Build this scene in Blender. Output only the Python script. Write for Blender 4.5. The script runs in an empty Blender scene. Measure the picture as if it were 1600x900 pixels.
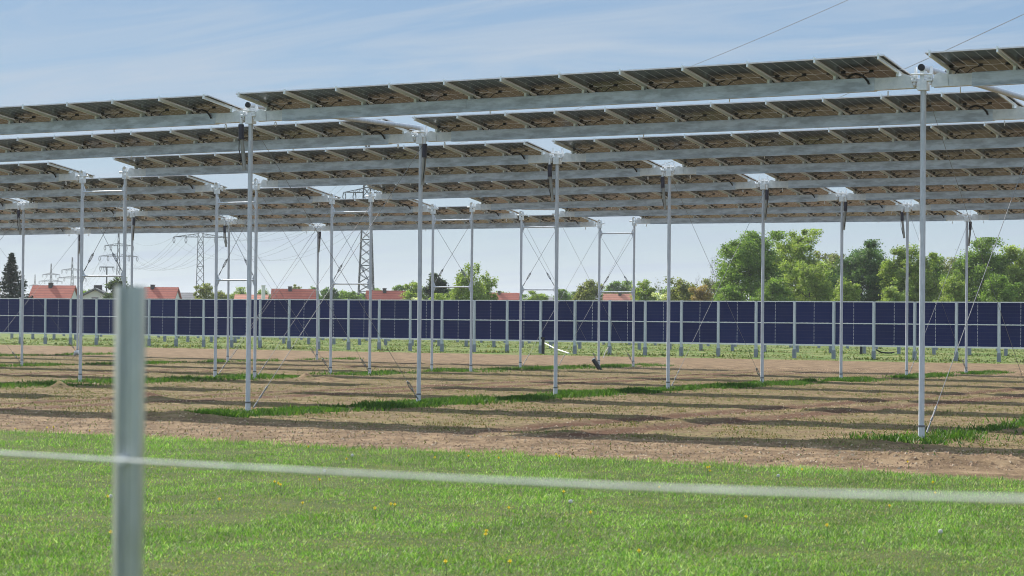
import bpy, math, random
import numpy as np
from mathutils import Vector, Matrix, Quaternion

random.seed(7)
rng = np.random.default_rng(11)
sc = bpy.context.scene
COL = sc.collection

# ------------------------------------------------------------------ camera
# world X runs along the panel rows, world Y across them, metres
FPX, ROLL, PITCH = 3313.57, 0.0087, 0.0140
CAM = Vector((24.271, -31.000, 1.8207))
FH = Vector((-0.51474, 0.85735, 0.0)); RH = Vector((0.85735, 0.51474, 0.0)); UP = Vector((0, 0, 1))
_F = FH * math.cos(PITCH) + UP * math.sin(PITCH)
_U = UP * math.cos(PITCH) - FH * math.sin(PITCH)
_R = RH * math.cos(ROLL) + _U * math.sin(ROLL)
_V = _U * math.cos(ROLL) - RH * math.sin(ROLL)
cd = bpy.data.cameras.new('camera'); cam = bpy.data.objects.new('camera', cd); COL.objects.link(cam)
cam.matrix_world = Matrix(((_R.x, _V.x, -_F.x, CAM.x), (_R.y, _V.y, -_F.y, CAM.y), (_R.z, _V.z, -_F.z, CAM.z), (0, 0, 0, 1)))
cd.sensor_width = 36.0; cd.lens = FPX / 1600 * 36.0
cd.clip_start = 0.1; cd.clip_end = 9000
cd.dof.use_dof = True; cd.dof.focus_distance = 44.0; cd.dof.aperture_fstop = 4.4
sc.camera = cam

def at(px, py, dist):
    """point seen at a photo pixel, dist metres in front of the camera"""
    d = _F + _R * ((px - 800) / FPX) - _V * ((py - 450) / FPX)
    return CAM + d * (dist / d.dot(FH))

def ground_at(px, py):
    d = _F + _R * ((px - 800) / FPX) - _V * ((py - 450) / FPX)
    return CAM + d * (-CAM.z / d.z)

# ------------------------------------------------------------------ sky, sun, exposure
SUNV = Vector((-1.21, 0.37, 1.0)).normalized()
SUN_EL = math.asin(SUNV.z); SUN_AZ = math.atan2(SUNV.x, SUNV.y)
w = bpy.data.worlds.new('World'); sc.world = w; w.use_nodes = True
nt = w.node_tree; N = nt.nodes; L = nt.links; N.clear()
def wn(t, **k):
    n = N.new(t)
    for a, b in k.items(): setattr(n, a, b)
    return n
sky = wn('ShaderNodeTexSky', sky_type='NISHITA', sun_disc=False, sun_elevation=SUN_EL, sun_rotation=SUN_AZ,
         altitude=450, air_density=1.0, dust_density=0.3, ozone_density=1.6)
tc = wn('ShaderNodeTexCoord'); sx = wn('ShaderNodeSeparateXYZ'); L.new(tc.outputs['Generated'], sx.inputs[0])
mz = wn('ShaderNodeMath', operation='MAXIMUM'); L.new(sx.outputs['Z'], mz.inputs[0]); mz.inputs[1].default_value = 0.0
az = wn('ShaderNodeMath', operation='ADD'); L.new(mz.outputs[0], az.inputs[0]); az.inputs[1].default_value = 0.10
dx = wn('ShaderNodeMath', operation='DIVIDE'); L.new(sx.outputs['X'], dx.inputs[0]); L.new(az.outputs[0], dx.inputs[1])
dy = wn('ShaderNodeMath', operation='DIVIDE'); L.new(sx.outputs['Y'], dy.inputs[0]); L.new(az.outputs[0], dy.inputs[1])
cx = wn('ShaderNodeCombineXYZ'); L.new(dx.outputs[0], cx.inputs[0]); L.new(dy.outputs[0], cx.inputs[1])
mp = wn('ShaderNodeMapping'); L.new(cx.outputs[0], mp.inputs[0]); mp.inputs['Rotation'].default_value = (0, 0, 0.75)
mp.inputs['Scale'].default_value = (0.55, 1.7, 1); mp.inputs['Location'].default_value = (0.35, 0.6, 0)
n1 = wn('ShaderNodeTexNoise'); L.new(mp.outputs[0], n1.inputs['Vector']); n1.inputs['Scale'].default_value = 1.7
n1.inputs['Detail'].default_value = 9; n1.inputs['Roughness'].default_value = 0.57; n1.inputs['Distortion'].default_value = 0.9
rp = wn('ShaderNodeMapRange'); L.new(n1.outputs['Fac'], rp.inputs[0])
rp.inputs[1].default_value = 0.45; rp.inputs[2].default_value = 0.68; rp.inputs[3].default_value = 0.05; rp.inputs[4].default_value = 0.90
gr = wn('ShaderNodeMapRange'); L.new(sx.outputs['Z'], gr.inputs[0]); gr.inputs[1].default_value = 0.0; gr.inputs[2].default_value = 0.17
gr.inputs[3].default_value = 0.0; gr.inputs[4].default_value = 1.0
vl = wn('ShaderNodeMix', data_type='RGBA'); L.new(gr.outputs[0], vl.inputs['Factor']); vl.inputs['A'].default_value = (3.9, 4.9, 5.6, 1); vl.inputs['B'].default_value = (1.6, 2.95, 5.0, 1)
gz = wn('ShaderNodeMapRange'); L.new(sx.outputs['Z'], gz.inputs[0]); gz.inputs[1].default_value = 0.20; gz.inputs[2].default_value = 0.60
vz = wn('ShaderNodeMix', data_type='RGBA'); L.new(gz.outputs[0], vz.inputs['Factor']); L.new(vl.outputs['Result'], vz.inputs['A']); vz.inputs['B'].default_value = (7.8, 9.0, 10.2, 1); vl = vz  # overhead sky, out of view, brightened as added fill to lift shadows
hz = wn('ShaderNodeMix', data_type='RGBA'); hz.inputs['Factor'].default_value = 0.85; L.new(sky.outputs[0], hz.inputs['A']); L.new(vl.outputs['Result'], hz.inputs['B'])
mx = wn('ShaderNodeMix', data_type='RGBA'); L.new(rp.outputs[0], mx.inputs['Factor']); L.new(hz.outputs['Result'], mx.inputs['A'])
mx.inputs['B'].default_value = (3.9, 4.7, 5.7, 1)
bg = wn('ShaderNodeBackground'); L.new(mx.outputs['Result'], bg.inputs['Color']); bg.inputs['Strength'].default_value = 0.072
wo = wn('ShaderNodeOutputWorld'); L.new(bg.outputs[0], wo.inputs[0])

sl = bpy.data.lights.new('sun', 'SUN'); sl.energy = 4.3; sl.angle = math.radians(0.6); sl.color = (1.0, 0.93, 0.83)
so = bpy.data.objects.new('sun', sl); COL.objects.link(so); so.location = (-60, 20, 60)
so.rotation_euler = SUNV.to_track_quat('Z', 'Y').to_euler()
sc.view_settings.view_transform = 'Standard'; sc.view_settings.look = 'None'
sc.view_settings.exposure = 0.74; sc.view_settings.gamma = 1.0; sc.view_settings.use_curve_mapping = False
sc.render.engine = 'CYCLES'
sc.cycles.use_denoising = True; sc.cycles.filter_width = 0.95
sc.cycles.max_bounces = 6; sc.cycles.transparent_max_bounces = 8
sc.cycles.sample_clamp_indirect = 6

# ------------------------------------------------------------------ materials
def mat(name):
    m = bpy.data.materials.new(name); m.use_nodes = True
    t = m.node_tree; b = t.nodes['Principled BSDF']
    return m, t, b
def nd(t, typ, **k):
    n = t.nodes.new(typ)
    for a, b in k.items(): setattr(n, a, b)
    return n
def noise(t, scale, detail=4, coord='Object', rough=0.55, mapscale=None):
    c = nd(t, 'ShaderNodeTexCoord'); n = nd(t, 'ShaderNodeTexNoise')
    n.inputs['Scale'].default_value = scale; n.inputs['Detail'].default_value = detail; n.inputs['Roughness'].default_value = rough
    if mapscale:
        m = nd(t, 'ShaderNodeMapping'); m.inputs['Scale'].default_value = mapscale
        t.links.new(c.outputs[coord], m.inputs[0]); t.links.new(m.outputs[0], n.inputs['Vector'])
    else: t.links.new(c.outputs[coord], n.inputs['Vector'])
    return n.outputs['Fac']
def ramp(t, fac, stops):
    r = nd(t, 'ShaderNodeValToRGB'); e = r.color_ramp.elements
    while len(e) < len(stops): e.new(0.5)
    for i, (p, c) in enumerate(stops): e[i].position = p; e[i].color = (*c, 1)
    t.links.new(fac, r.inputs[0]); return r.outputs[0]
def math_(t, op, a, b=None, clamp=False):
    n = nd(t, 'ShaderNodeMath', operation=op); n.use_clamp = clamp
    for i, v in enumerate((a, b)):
        if v is None: continue
        if hasattr(v, 'links') or hasattr(v, 'is_linked'): t.links.new(v, n.inputs[i])
        else: n.inputs[i].default_value = v
    return n.outputs[0]
def mixc(t, f, a, b):
    n = nd(t, 'ShaderNodeMix', data_type='RGBA')
    for k, v in (('Factor', f), ('A', a), ('B', b)):
        if isinstance(v, (tuple, float, int)): n.inputs[k].default_value = (*v, 1) if isinstance(v, tuple) else v
        else: t.links.new(v, n.inputs[k])
    return n.outputs['Result']

def metal(name, c0, c1, rough, metallic, scale=6.0, mapscale=None, spec=0.5):
    m, t, b = mat(name)
    f = noise(t, scale, 5, 'Object', 0.6, mapscale)
    t.links.new(ramp(t, f, [(0.38, c0), (0.62, c1)]), b.inputs['Base Color'])
    b.inputs['Metallic'].default_value = metallic
    g = noise(t, scale * 2.3, 3); r = nd(t, 'ShaderNodeMapRange'); t.links.new(g, r.inputs[0])
    r.inputs[3].default_value = rough - 0.12; r.inputs[4].default_value = rough + 0.12
    t.links.new(r.outputs[0], b.inputs['Roughness'])
    return m
def plain(name, c, rough=0.6, metallic=0.0, var=0.18, scale=9.0):
    m, t, b = mat(name)
    f = noise(t, scale, 4)
    lo = tuple(x * (1 - var) for x in c); hi = tuple(min(1, x * (1 + var)) for x in c)
    t.links.new(ramp(t, f, [(0.3, lo), (0.7, hi)]), b.inputs['Base Color'])
    b.inputs['Roughness'].default_value = rough; b.inputs['Metallic'].default_value = metallic
    return m

M = {}
M['post'] = metal('galvanised_post', (0.52, 0.57, 0.64), (0.64, 0.69, 0.76), 0.5, 0.12, 7.0, (3, 3, 0.7))
M['beam'] = metal('galvanised_beam', (0.46, 0.52, 0.59), (0.74, 0.83, 0.94), 0.46, 0.2, 2.8, (0.8, 3.0, 3.0))
M['sleeve'] = metal('new_galvanised', (0.72, 0.77, 0.81), (0.86, 0.90, 0.93), 0.42, 0.2, 9.0)
M['bracket'] = metal('bright_zinc', (0.76, 0.80, 0.84), (0.92, 0.94, 0.96), 0.35, 0.3, 14.0)
M['rail'] = metal('aluminium_rail', (0.86, 0.95, 1.0), (0.90, 0.97, 1.0), 0.40, 0.0, 8.0)
M['frame'] = metal('anodised_frame', (0.66, 0.66, 0.68), (0.80, 0.80, 0.82), 0.4, 0.4, 8.0)
M['fpost'] = metal('old_zinc_post', (0.55, 0.58, 0.59), (0.70, 0.72, 0.71), 0.36, 0.85, 9.0, (3, 3, 0.6))
M['rod'] = plain('steel_rod', (0.24, 0.25, 0.27), 0.6, 0.0, 0.1)
M['dark'] = plain('black_plastic', (0.022, 0.022, 0.026), 0.5)
M['band'] = plain('dark_steel_band', (0.16, 0.17, 0.19), 0.5, 0.4)
M['foot'] = plain('weathered_zinc_foot', (0.27, 0.30, 0.35), 0.6, 0.1)
M['damper'] = plain('damper_grey', (0.33, 0.33, 0.31), 0.5, 0.3)
M['purple'] = plain('damper_dark', (0.045, 0.042, 0.065), 0.45)
M['rope'] = plain('white_rope', (0.68, 0.71, 0.69), 0.7)
M['pvc'] = plain('white_plastic', (0.84, 0.84, 0.84), 0.5, 0, 0.06)
M['pylon'] = plain('pylon_steel', (0.055, 0.06, 0.07), 0.6, 0.2, 0.15, 0.5)
M['wire'] = plain('conductor', (0.10, 0.105, 0.115), 0.6)
M['bark'] = plain('bark', (0.085, 0.068, 0.052), 0.9, 0, 0.35, 3)
M['birchbark'] = plain('birch_bark', (0.45, 0.44, 0.41), 0.85, 0, 0.4, 4)
M['render'] = plain('white_render', (0.72, 0.72, 0.70), 0.9, 0, 0.05, 0.6)
M['cream'] = plain('cream_render', (0.55, 0.52, 0.46), 0.9, 0, 0.08, 0.6)
M['brick'] = plain('chimney_brick', (0.07, 0.06, 0.06), 0.9, 0, 0.2, 3)
M['yellow'] = plain('dandelion_yellow', (0.90, 0.72, 0.02), 0.7)
M['puff'] = plain('dandelion_clock', (0.72, 0.72, 0.68), 0.9)
M['stem'] = plain('flower_stem', (0.12, 0.2, 0.05), 0.7)
M['glass'] = plain('window_glass', (0.03, 0.035, 0.04), 0.1)

# bifacial module seen from below: dark cells, pale gaps between the cells
m, t, b = mat('module_glass'); M['module'] = m
c = nd(t, 'ShaderNodeTexCoord'); s = nd(t, 'ShaderNodeSeparateXYZ'); t.links.new(c.outputs['Object'], s.inputs[0])
def lines(t, o, period, half, off=0.0):
    a = math_(t, 'ADD', o, off + 100 * period); a = math_(t, 'MODULO', a, period)
    a = math_(t, 'SUBTRACT', a, period / 2); a = math_(t, 'ABSOLUTE', a)
    return math_(t, 'GREATER_THAN', a, period / 2 - half)
lx = lines(t, s.outputs['X'], 0.180, 0.0042); ly = lines(t, s.outputs['Y'], 0.0945, 0.0011)
my = math_(t, 'LESS_THAN', math_(t, 'ABSOLUTE', s.outputs['Y']), 0.012)
bus = math_(t, 'MULTIPLY', lines(t, s.outputs['X'], 0.018, 0.0006), 0.10)
f = math_(t, 'MAXIMUM', math_(t, 'MAXIMUM', lx, math_(t, 'MULTIPLY', ly, 0.5)), math_(t, 'MAXIMUM', math_(t, 'MULTIPLY', my, 0.8), bus))
cellvar = ramp(t, noise(t, 1.6, 3), [(0.3, (0.026, 0.040, 0.064)), (0.7, (0.042, 0.060, 0.088))])
t.links.new(mixc(t, f, cellvar, (0.42, 0.43, 0.42)), b.inputs['Base Color'])
b.inputs['Roughness'].default_value = 0.18; b.inputs['IOR'].default_value = 1.40
tr = nd(t, 'ShaderNodeBsdfTranslucent'); tr.inputs['Color'].default_value = (0.75, 0.78, 0.80, 1)
ms = nd(t, 'ShaderNodeMixShader'); t.links.new(math_(t, 'MULTIPLY', f, 0.35), ms.inputs[0])
t.links.new(b.outputs[0], ms.inputs[1]); t.links.new(tr.outputs[0], ms.inputs[2])
t.links.new(ms.outputs[0], t.nodes['Material Output'].inputs[0])

# upright navy module of the fences (cells lie along X and Z)
m, t, b = mat('navy_module'); M['navy'] = m
c = nd(t, 'ShaderNodeTexCoord'); s = nd(t, 'ShaderNodeSeparateXYZ'); t.links.new(c.outputs['Object'], s.inputs[0])
lz = math_(t, 'MULTIPLY', lines(t, s.outputs['Z'], 0.163, 0.006), 0.36)
dash = math_(t, 'MULTIPLY', math_(t, 'LESS_THAN', math_(t, 'ABSOLUTE', s.outputs['X']), 0.013),
             math_(t, 'GREATER_THAN', math_(t, 'ABSOLUTE', math_(t, 'SUBTRACT', math_(t, 'MODULO', math_(t, 'ADD', s.outputs['Z'], 16.3), 0.163), 0.0815)), 0.018))
lx = math_(t, 'MULTIPLY', lines(t, s.outputs['X'], 0.082, 0.0022), 0.15)
f = math_(t, 'MAXIMUM', math_(t, 'MAXIMUM', lz, lx), dash)
cv = ramp(t, noise(t, 1.2, 2), [(0.3, (0.005, 0.012, 0.074)), (0.7, (0.008, 0.017, 0.096))])
oi = nd(t, 'ShaderNodeObjectInfo'); cv = mixc(t, math_(t, 'MULTIPLY', oi.outputs['Random'], 0.55), cv, (0.013, 0.025, 0.130))
lc = mixc(t, dash, (0.10, 0.11, 0.17), (0.45, 0.47, 0.52))
t.links.new(mixc(t, f, cv, lc), b.inputs['Base Color'])
b.inputs['Roughness'].default_value = 0.25; b.inputs['Specular IOR Level'].default_value = 0.25

def leaf(name, trans=0.45, rough=0.6):
    """leaf or blade: each one has its own tint stored in the mesh"""
    m, t, b = mat(name)
    a = nd(t, 'ShaderNodeAttribute', attribute_name='tint')
    t.links.new(a.outputs['Color'], b.inputs['Base Color']); b.inputs['Roughness'].default_value = rough
    b.inputs['Specular IOR Level'].default_value = 0.35
    tr = nd(t, 'ShaderNodeBsdfTranslucent')
    mu = nd(t, 'ShaderNodeMix', data_type='RGBA', blend_type='MULTIPLY'); mu.inputs['Factor'].default_value = 1
    t.links.new(a.outputs['Color'], mu.inputs['A']); mu.inputs['B'].default_value = (1.25, 1.35, 0.75, 1)
    t.links.new(mu.outputs['Result'], tr.inputs['Color'])
    ms = nd(t, 'ShaderNodeMixShader'); ms.inputs[0].default_value = trans
    t.links.new(b.outputs[0], ms.inputs[1]); t.links.new(tr.outputs[0], ms.inputs[2])
    t.links.new(ms.outputs[0], t.nodes['Material Output'].inputs[0])
    return m
M['blade'] = leaf('grass_blade', 0.42, 0.55)
M['leaf'] = leaf('tree_leaf', 0.45, 0.55)
M['needle'] = leaf('needle', 0.15, 0.7)
M['straw'] = leaf('dry_stalk', 0.2, 0.8)

def tiles(name, c0, c1):
    m, t, b = mat(name)
    c = nd(t, 'ShaderNodeTexCoord'); s = nd(t, 'ShaderNodeSeparateXYZ'); t.links.new(c.outputs['Object'], s.inputs[0])
    g = math_(t, 'MULTIPLY', lines(t, s.outputs['Z'], 0.36, 0.05), 0.55)
    f = noise(t, 1.3, 6, 'Object', 0.7)
    base = ramp(t, f, [(0.3, c0), (0.7, c1)])
    t.links.new(mixc(t, g, base, tuple(x * 0.45 for x in c0)), b.inputs['Base Color'])
    b.inputs['Roughness'].default_value = 0.8
    return m
M['tile_red'] = tiles('red_roof_tiles', (0.40, 0.098, 0.066), (0.52, 0.155, 0.11))
M['tile_orange'] = tiles('orange_roof_tiles', (0.50, 0.19, 0.13), (0.62, 0.28, 0.20))
M['tile_grey'] = tiles('grey_roof_tiles', (0.16, 0.165, 0.18), (0.24, 0.245, 0.26))

# ------------------------------------------------------------------ mesh helpers
class MB:
    def __init__(s): s.v = []; s.f = []
    def add(s, vs, fs):
        k = len(s.v); s.v += [tuple(p) for p in vs]; s.f += [tuple(i + k for i in q) for q in fs]
    def box(s, x0, x1, y0, y1, z0, z1, R=None):
        p = [Vector((x, y, z)) for z in (z0, z1) for y in (y0, y1) for x in (x0, x1)]
        if R is not None: p = [R @ q for q in p]
        s.add(p, [(0, 2, 3, 1), (4, 5, 7, 6), (0, 1, 5, 4), (2, 6, 7, 3), (0, 4, 6, 2), (1, 3, 7, 5)])
    def prism(s, prof, axis, a0, a1):
        """closed 2-D profile pushed along an axis ('x' -> profile in y,z and so on)"""
        n = len(prof)
        def p3(p, a): return {'x': (a, p[0], p[1]), 'y': (p[0], a, p[1]), 'z': (p[0], p[1], a)}[axis]
        s.add([p3(p, a0) for p in prof] + [p3(p, a1) for p in prof],
              [tuple(range(n))[::-1], tuple(range(n, 2 * n))] + [(i, (i + 1) % n, n + (i + 1) % n, n + i) for i in range(n)])
    def tube(s, pts, rad, n=8, caps=True):
        pts = [Vector(p) for p in pts]
        rad = rad if isinstance(rad, (list, tuple)) else [rad] * len(pts)
        rings = []; ref = None
        for i, p in enumerate(pts):
            d = (pts[min(i + 1, len(pts) - 1)] - pts[max(i - 1, 0)]).normalized()
            if ref is None: ref = d.orthogonal().normalized()
            ref = (ref - d * ref.dot(d)); ref = ref.normalized() if ref.length > 1e-6 else d.orthogonal().normalized()
            b = d.cross(ref)
            rings.append([p + (ref * math.cos(2 * math.pi * k / n) + b * math.sin(2 * math.pi * k / n)) * rad[i] for k in range(n)])
        fs = []
        for i in range(len(pts) - 1):
            for k in range(n): fs.append((i * n + k, i * n + (k + 1) % n, (i + 1) * n + (k + 1) % n, (i + 1) * n + k))
        vs = [q for r in rings for q in r]
        if caps:                                   # own vertices, so the cap does not bend the shading of the side
            m_ = len(vs); vs += list(rings[0]) + list(rings[-1]); fs += [tuple(m_ + k for k in range(n))[::-1], tuple(m_ + n + k for k in range(n))]
        s.add(vs, fs)
    def ring(s, c, axis, R, r, n=14, m=6):
        c = Vector(c); ax = Vector(axis).normalized(); a = ax.orthogonal().normalized(); b = ax.cross(a)
        vs = []; fs = []
        for i in range(n):
            t_ = 2 * math.pi * i / n; d = a * math.cos(t_) + b * math.sin(t_)
            for j in range(m):
                q = 2 * math.pi * j / m; vs.append(c + d * (R + r * math.cos(q)) + ax * (r * math.sin(q)))
        for i in range(n):
            for j in range(m): fs.append((i * m + j, ((i + 1) % n) * m + j, ((i + 1) % n) * m + (j + 1) % m, i * m + (j + 1) % m))
        s.add(vs, fs)
    def bar(s, a, b, wd, n=4): s.tube([a, b], wd * 0.5 * 1.414, n)
    def build(s, name, material, parent=None, smooth=False, loc=None):
        me = bpy.data.meshes.new(name); me.from_pydata(s.v, [], s.f); me.materials.append(material)
        if smooth: me.polygons.foreach_set('use_smooth', [True] * len(me.polygons))
        o = bpy.data.objects.new(name, me); COL.objects.link(o)
        if parent is not None: o.parent = parent
        if loc is not None: o.location = loc
        me.update(); return o

def np_mesh(name, verts, nper, material, tint=None, parent=None, smooth=False):
    """verts: (faces*nper, 3) float array; every face has its own nper vertices; tint: one colour per face"""
    verts = np.ascontiguousarray(verts, dtype=np.float32); nv = len(verts); nf = nv // nper
    me = bpy.data.meshes.new(name)
    me.vertices.add(nv); me.vertices.foreach_set('co', verts.ravel())
    me.loops.add(nv); me.loops.foreach_set('vertex_index', np.arange(nv, dtype=np.int32))
    me.polygons.add(nf); me.polygons.foreach_set('loop_start', np.arange(0, nv, nper, dtype=np.int32))
    try: me.polygons.foreach_set('loop_total', np.full(nf, nper, dtype=np.int32))
    except Exception: pass
    if tint is not None:
        a = me.color_attributes.new('tint', 'FLOAT_COLOR', 'POINT')
        cc = np.ones((nv, 4), dtype=np.float32); cc[:, :3] = np.repeat(tint, nper, axis=0); a.data.foreach_set('color', cc.ravel())
    me.materials.append(material); me.update(calc_edges=True); me.validate()
    o = bpy.data.objects.new(name, me); COL.objects.link(o)
    if parent is not None: o.parent = parent
    return o

def tag(o, label=None, cat=None, group=None, kind=None):
    for k, v in (('label', label), ('category', cat), ('group', group), ('kind', kind)):
        if v: o[k] = v
    return o
def empty(name, loc, label, cat, group=None):
    o = bpy.data.objects.new(name, None); COL.objects.link(o); o.location = loc; o.empty_display_size = 0.3
    return tag(o, label, cat, group)
KIDS = {}
def copy_tree(o, parent=None):
    c = o.copy(); COL.objects.link(c)
    if parent is not None: c.parent = parent
    for ch in list(o.children): copy_tree(ch, c)
    return c

# value noise on arrays
def vnoise(x, y, seed, octaves=3, gain=0.5):
    out = np.zeros_like(x); amp = 1.0; tot = 0.0
    for o in range(octaves):
        r = np.random.default_rng(seed * 101 + o); T = r.random((256, 256))
        xi = np.floor(x).astype(int); yi = np.floor(y).astype(int); fx = x - xi; fy = y - yi
        fx = fx * fx * (3 - 2 * fx); fy = fy * fy * (3 - 2 * fy)
        a = T[xi % 256, yi % 256]; b = T[(xi + 1) % 256, yi % 256]; c = T[xi % 256, (yi + 1) % 256]; d = T[(xi + 1) % 256, (yi + 1) % 256]
        out += amp * ((a * (1 - fx) + b * fx) * (1 - fy) + (c * (1 - fx) + d * fx) * fy); tot += amp
        amp *= gain; x = x * 2.03 + 17.3; y = y * 2.03 + 5.7
    return out / tot

# ------------------------------------------------------------------ layout of the tracker field
H, DV = 5.5, 5.722
UCOL = dict(A=0.0, B=12.979, C=-13.112, D=-14.590, E=-27.778, F=-40.928, G=25.958, K=-53.9)
JIT = {('A',0):(0.01,-0.02), ('A',1):(-0.01,0.04), ('A',2):(-0.02,-0.00), ('A',3):(-0.01,0.07), ('A',4):(0.01,0.06), ('A',5):(0.01,0.02), ('A',6):(-0.06,-0.02), ('A',7):(-0.03,-0.08), ('B',0):(-0.01,-0.02), ('C',2):(0.04,0.03), ('C',3):(-0.08,0.07), ('C',4):(-0.07,0.01), ('C',5):(0.03,-0.03), ('C',7):(0.09,-0.00), ('D',2):(0.02,-0.03), ('D',3):(-0.04,-0.01), ('D',4):(-0.08,-0.02), ('D',5):(-0.04,-0.06), ('D',6):(0.01,-0.02), ('D',7):(0.08,-0.08), ('E',4):(0.06,0.02), ('E',5):(-0.04,0.02), ('E',6):(-0.10,-0.04), ('E',7):(0.01,-0.06), ('F',7):(-0.01,-0.01)}
def piv(c, n):
    du, dz = JIT.get((c, n), (0, 0))
    return Vector((UCOL[c] + du, DV * n, H + dz))
STRIPS = [0.0, 12.98, -13.85, -27.8, -40.9, 25.96, -53.9]
LAWN_EDGE = -6.75
def lawn_edge(x): return LAWN_EDGE + (vnoise(x * 0.55 + 40, x * 0 + 3.3, 5, 3) - 0.5) * 1.3
def strip_dist(x, y):
    d = np.full_like(x, 99.0)
    for sx_ in STRIPS:
        wob = (vnoise(y * 0.45 + sx_, y * 0 + 8.1, 9, 2) - 0.5) * 0.5
        d = np.minimum(d, np.abs(x - sx_ - wob - 0.10))
    return d
RUTS = [(6.5, .26), (8.15, .3), (-6.4, .24), (-4.7, .26), (-19.6, .25), (-21.4, .25), (19.0, .25), (20.7, .25)]

def terrain(x, y):
    """height of the near ground"""
    field = (y > lawn_edge(x)) & (y < 60)
    clod = vnoise(x * 3.3, y * 3.3, 21, 4, 0.6) - 0.5
    big = vnoise(x * 0.35, y * 0.35, 22, 3) - 0.5
    z = 0.022 * big + np.where(field, 0.055 * clod, 0.03 * clod)
    sd = strip_dist(x, y)
    z += np.where(field & (y > -2) & (y < 43), 0.012 * np.exp(-(sd / 0.55) ** 2), 0)
    for rx, rw in RUTS:
        wob = (vnoise(y * 0.3 + rx, y * 0 + 1.7, 31, 2) - 0.5) * 0.5
        q = np.exp(-((x - rx - wob) / rw) ** 2); e = np.exp(-((np.abs(x - rx - wob) - rw * 1.7) / (rw * 0.7)) ** 2)
        br = np.clip((vnoise(y * 0.22 + rx * 3, y * 0 + 4.1, 33, 2) - 0.35) * 4, 0, 1)
        z += np.where(field & (y > -2.2) & (y < 40), (-0.035 * q * (1 + 1.6 * clod) + 0.012 * e * (1 + 3.0 * clod)) * br, 0)
    for hx, hy, hh, hr in HEAPS:
        q = np.exp(-(((x - hx) / hr[0]) ** 2 + ((y - hy) / hr[1]) ** 2))
        z += hh * q * (0.55 + 0.9 * (clod + 0.5))
    return z
HEAPS = [(0.2, -2.1, 0.10, (1.0, .5)), (-0.9, -2.4, 0.08, (.6, .4)), (12.4, -1.5, 0.05, (.8, .5)), (-12.1, 8.0, 0.18, (.15, .2)), (-11.66, 17.55, 0.2, (.18, .2)), (14.6, -4.9, .12, (.9, .5)), (15.7, -4.4, .10, (.6, .5)), (-10.8, 17.2, .12, (.8, .5)), (-6.5, 4.6, .10, (.8, .5)), (7.4, -4.4, .06, (1.4, .5))]

# ------------------------------------------------------------------ ground: one sheet to the horizon, fine in front
def build_ground():
    x0, x1, y0, y1 = -32.0, 30.0, -22.0, 46.0; st = 0.125
    nx = int((x1 - x0) / st) + 1; ny = int((y1 - y0) / st) + 1
    X, Y = np.meshgrid(np.linspace(x0, x1, nx), np.linspace(y0, y1, ny))
    Z = terrain(X.ravel(), Y.ravel()).reshape(X.shape)
    edge = np.minimum(np.minimum(X - x0, x1 - X), np.minimum(Y - y0, y1 - Y)); Z *= np.clip(edge / 1.5, 0, 1)
    V = np.stack([X, Y, Z], -1).reshape(-1, 3)
    i = np.arange(nx - 1)[None, :] + (np.arange(ny - 1) * nx)[:, None]
    Fq = np.stack([i, i + 1, i + 1 + nx, i + nx], -1).reshape(-1, 4)
    # outer ring: coarse frame to 5 km, sharing the border corners
    B = 5000.0; k = len(V)
    outer = np.array([(-B, -B, 0), (B, -B, 0), (B, B, 0), (-B, B, 0)], dtype=float)
    V = np.vstack([V, outer]); bl, br, tr_, tl = 0, nx - 1, nx * ny - 1, nx * (ny - 1)
    polys = [list(range(nx - 1, -1, -1)) + [k, k + 1], [j * nx + nx - 1 for j in range(ny - 1, -1, -1)] + [k + 1, k + 2],
             list(range(tl, tr_ + 1)) + [k + 2, k + 3], [j * nx for j in range(ny)] + [k + 3, k]]
    me = bpy.data.meshes.new('ground')
    lv = np.concatenate([Fq.ravel(), np.concatenate([np.array(p) for p in polys])]).astype(np.int32)
    tot = np.concatenate([np.full(len(Fq), 4), np.array([len(p) for p in polys])]).astype(np.int32)
    start = np.concatenate([[0], np.cumsum(tot)[:-1]]).astype(np.int32)
    me.vertices.add(len(V)); me.vertices.foreach_set('co', V.astype(np.float32).ravel())
    me.loops.add(len(lv)); me.loops.foreach_set('vertex_index', lv)
    me.polygons.add(len(tot)); me.polygons.foreach_set('loop_start', start)
    try: me.polygons.foreach_set('loop_total', tot)
    except Exception: pass
    me.update(calc_edges=True); me.validate()
    o = bpy.data.objects.new('ground', me); COL.objects.link(o); tag(o, kind='structure')
    me.materials.append(ground_material()); return o

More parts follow.
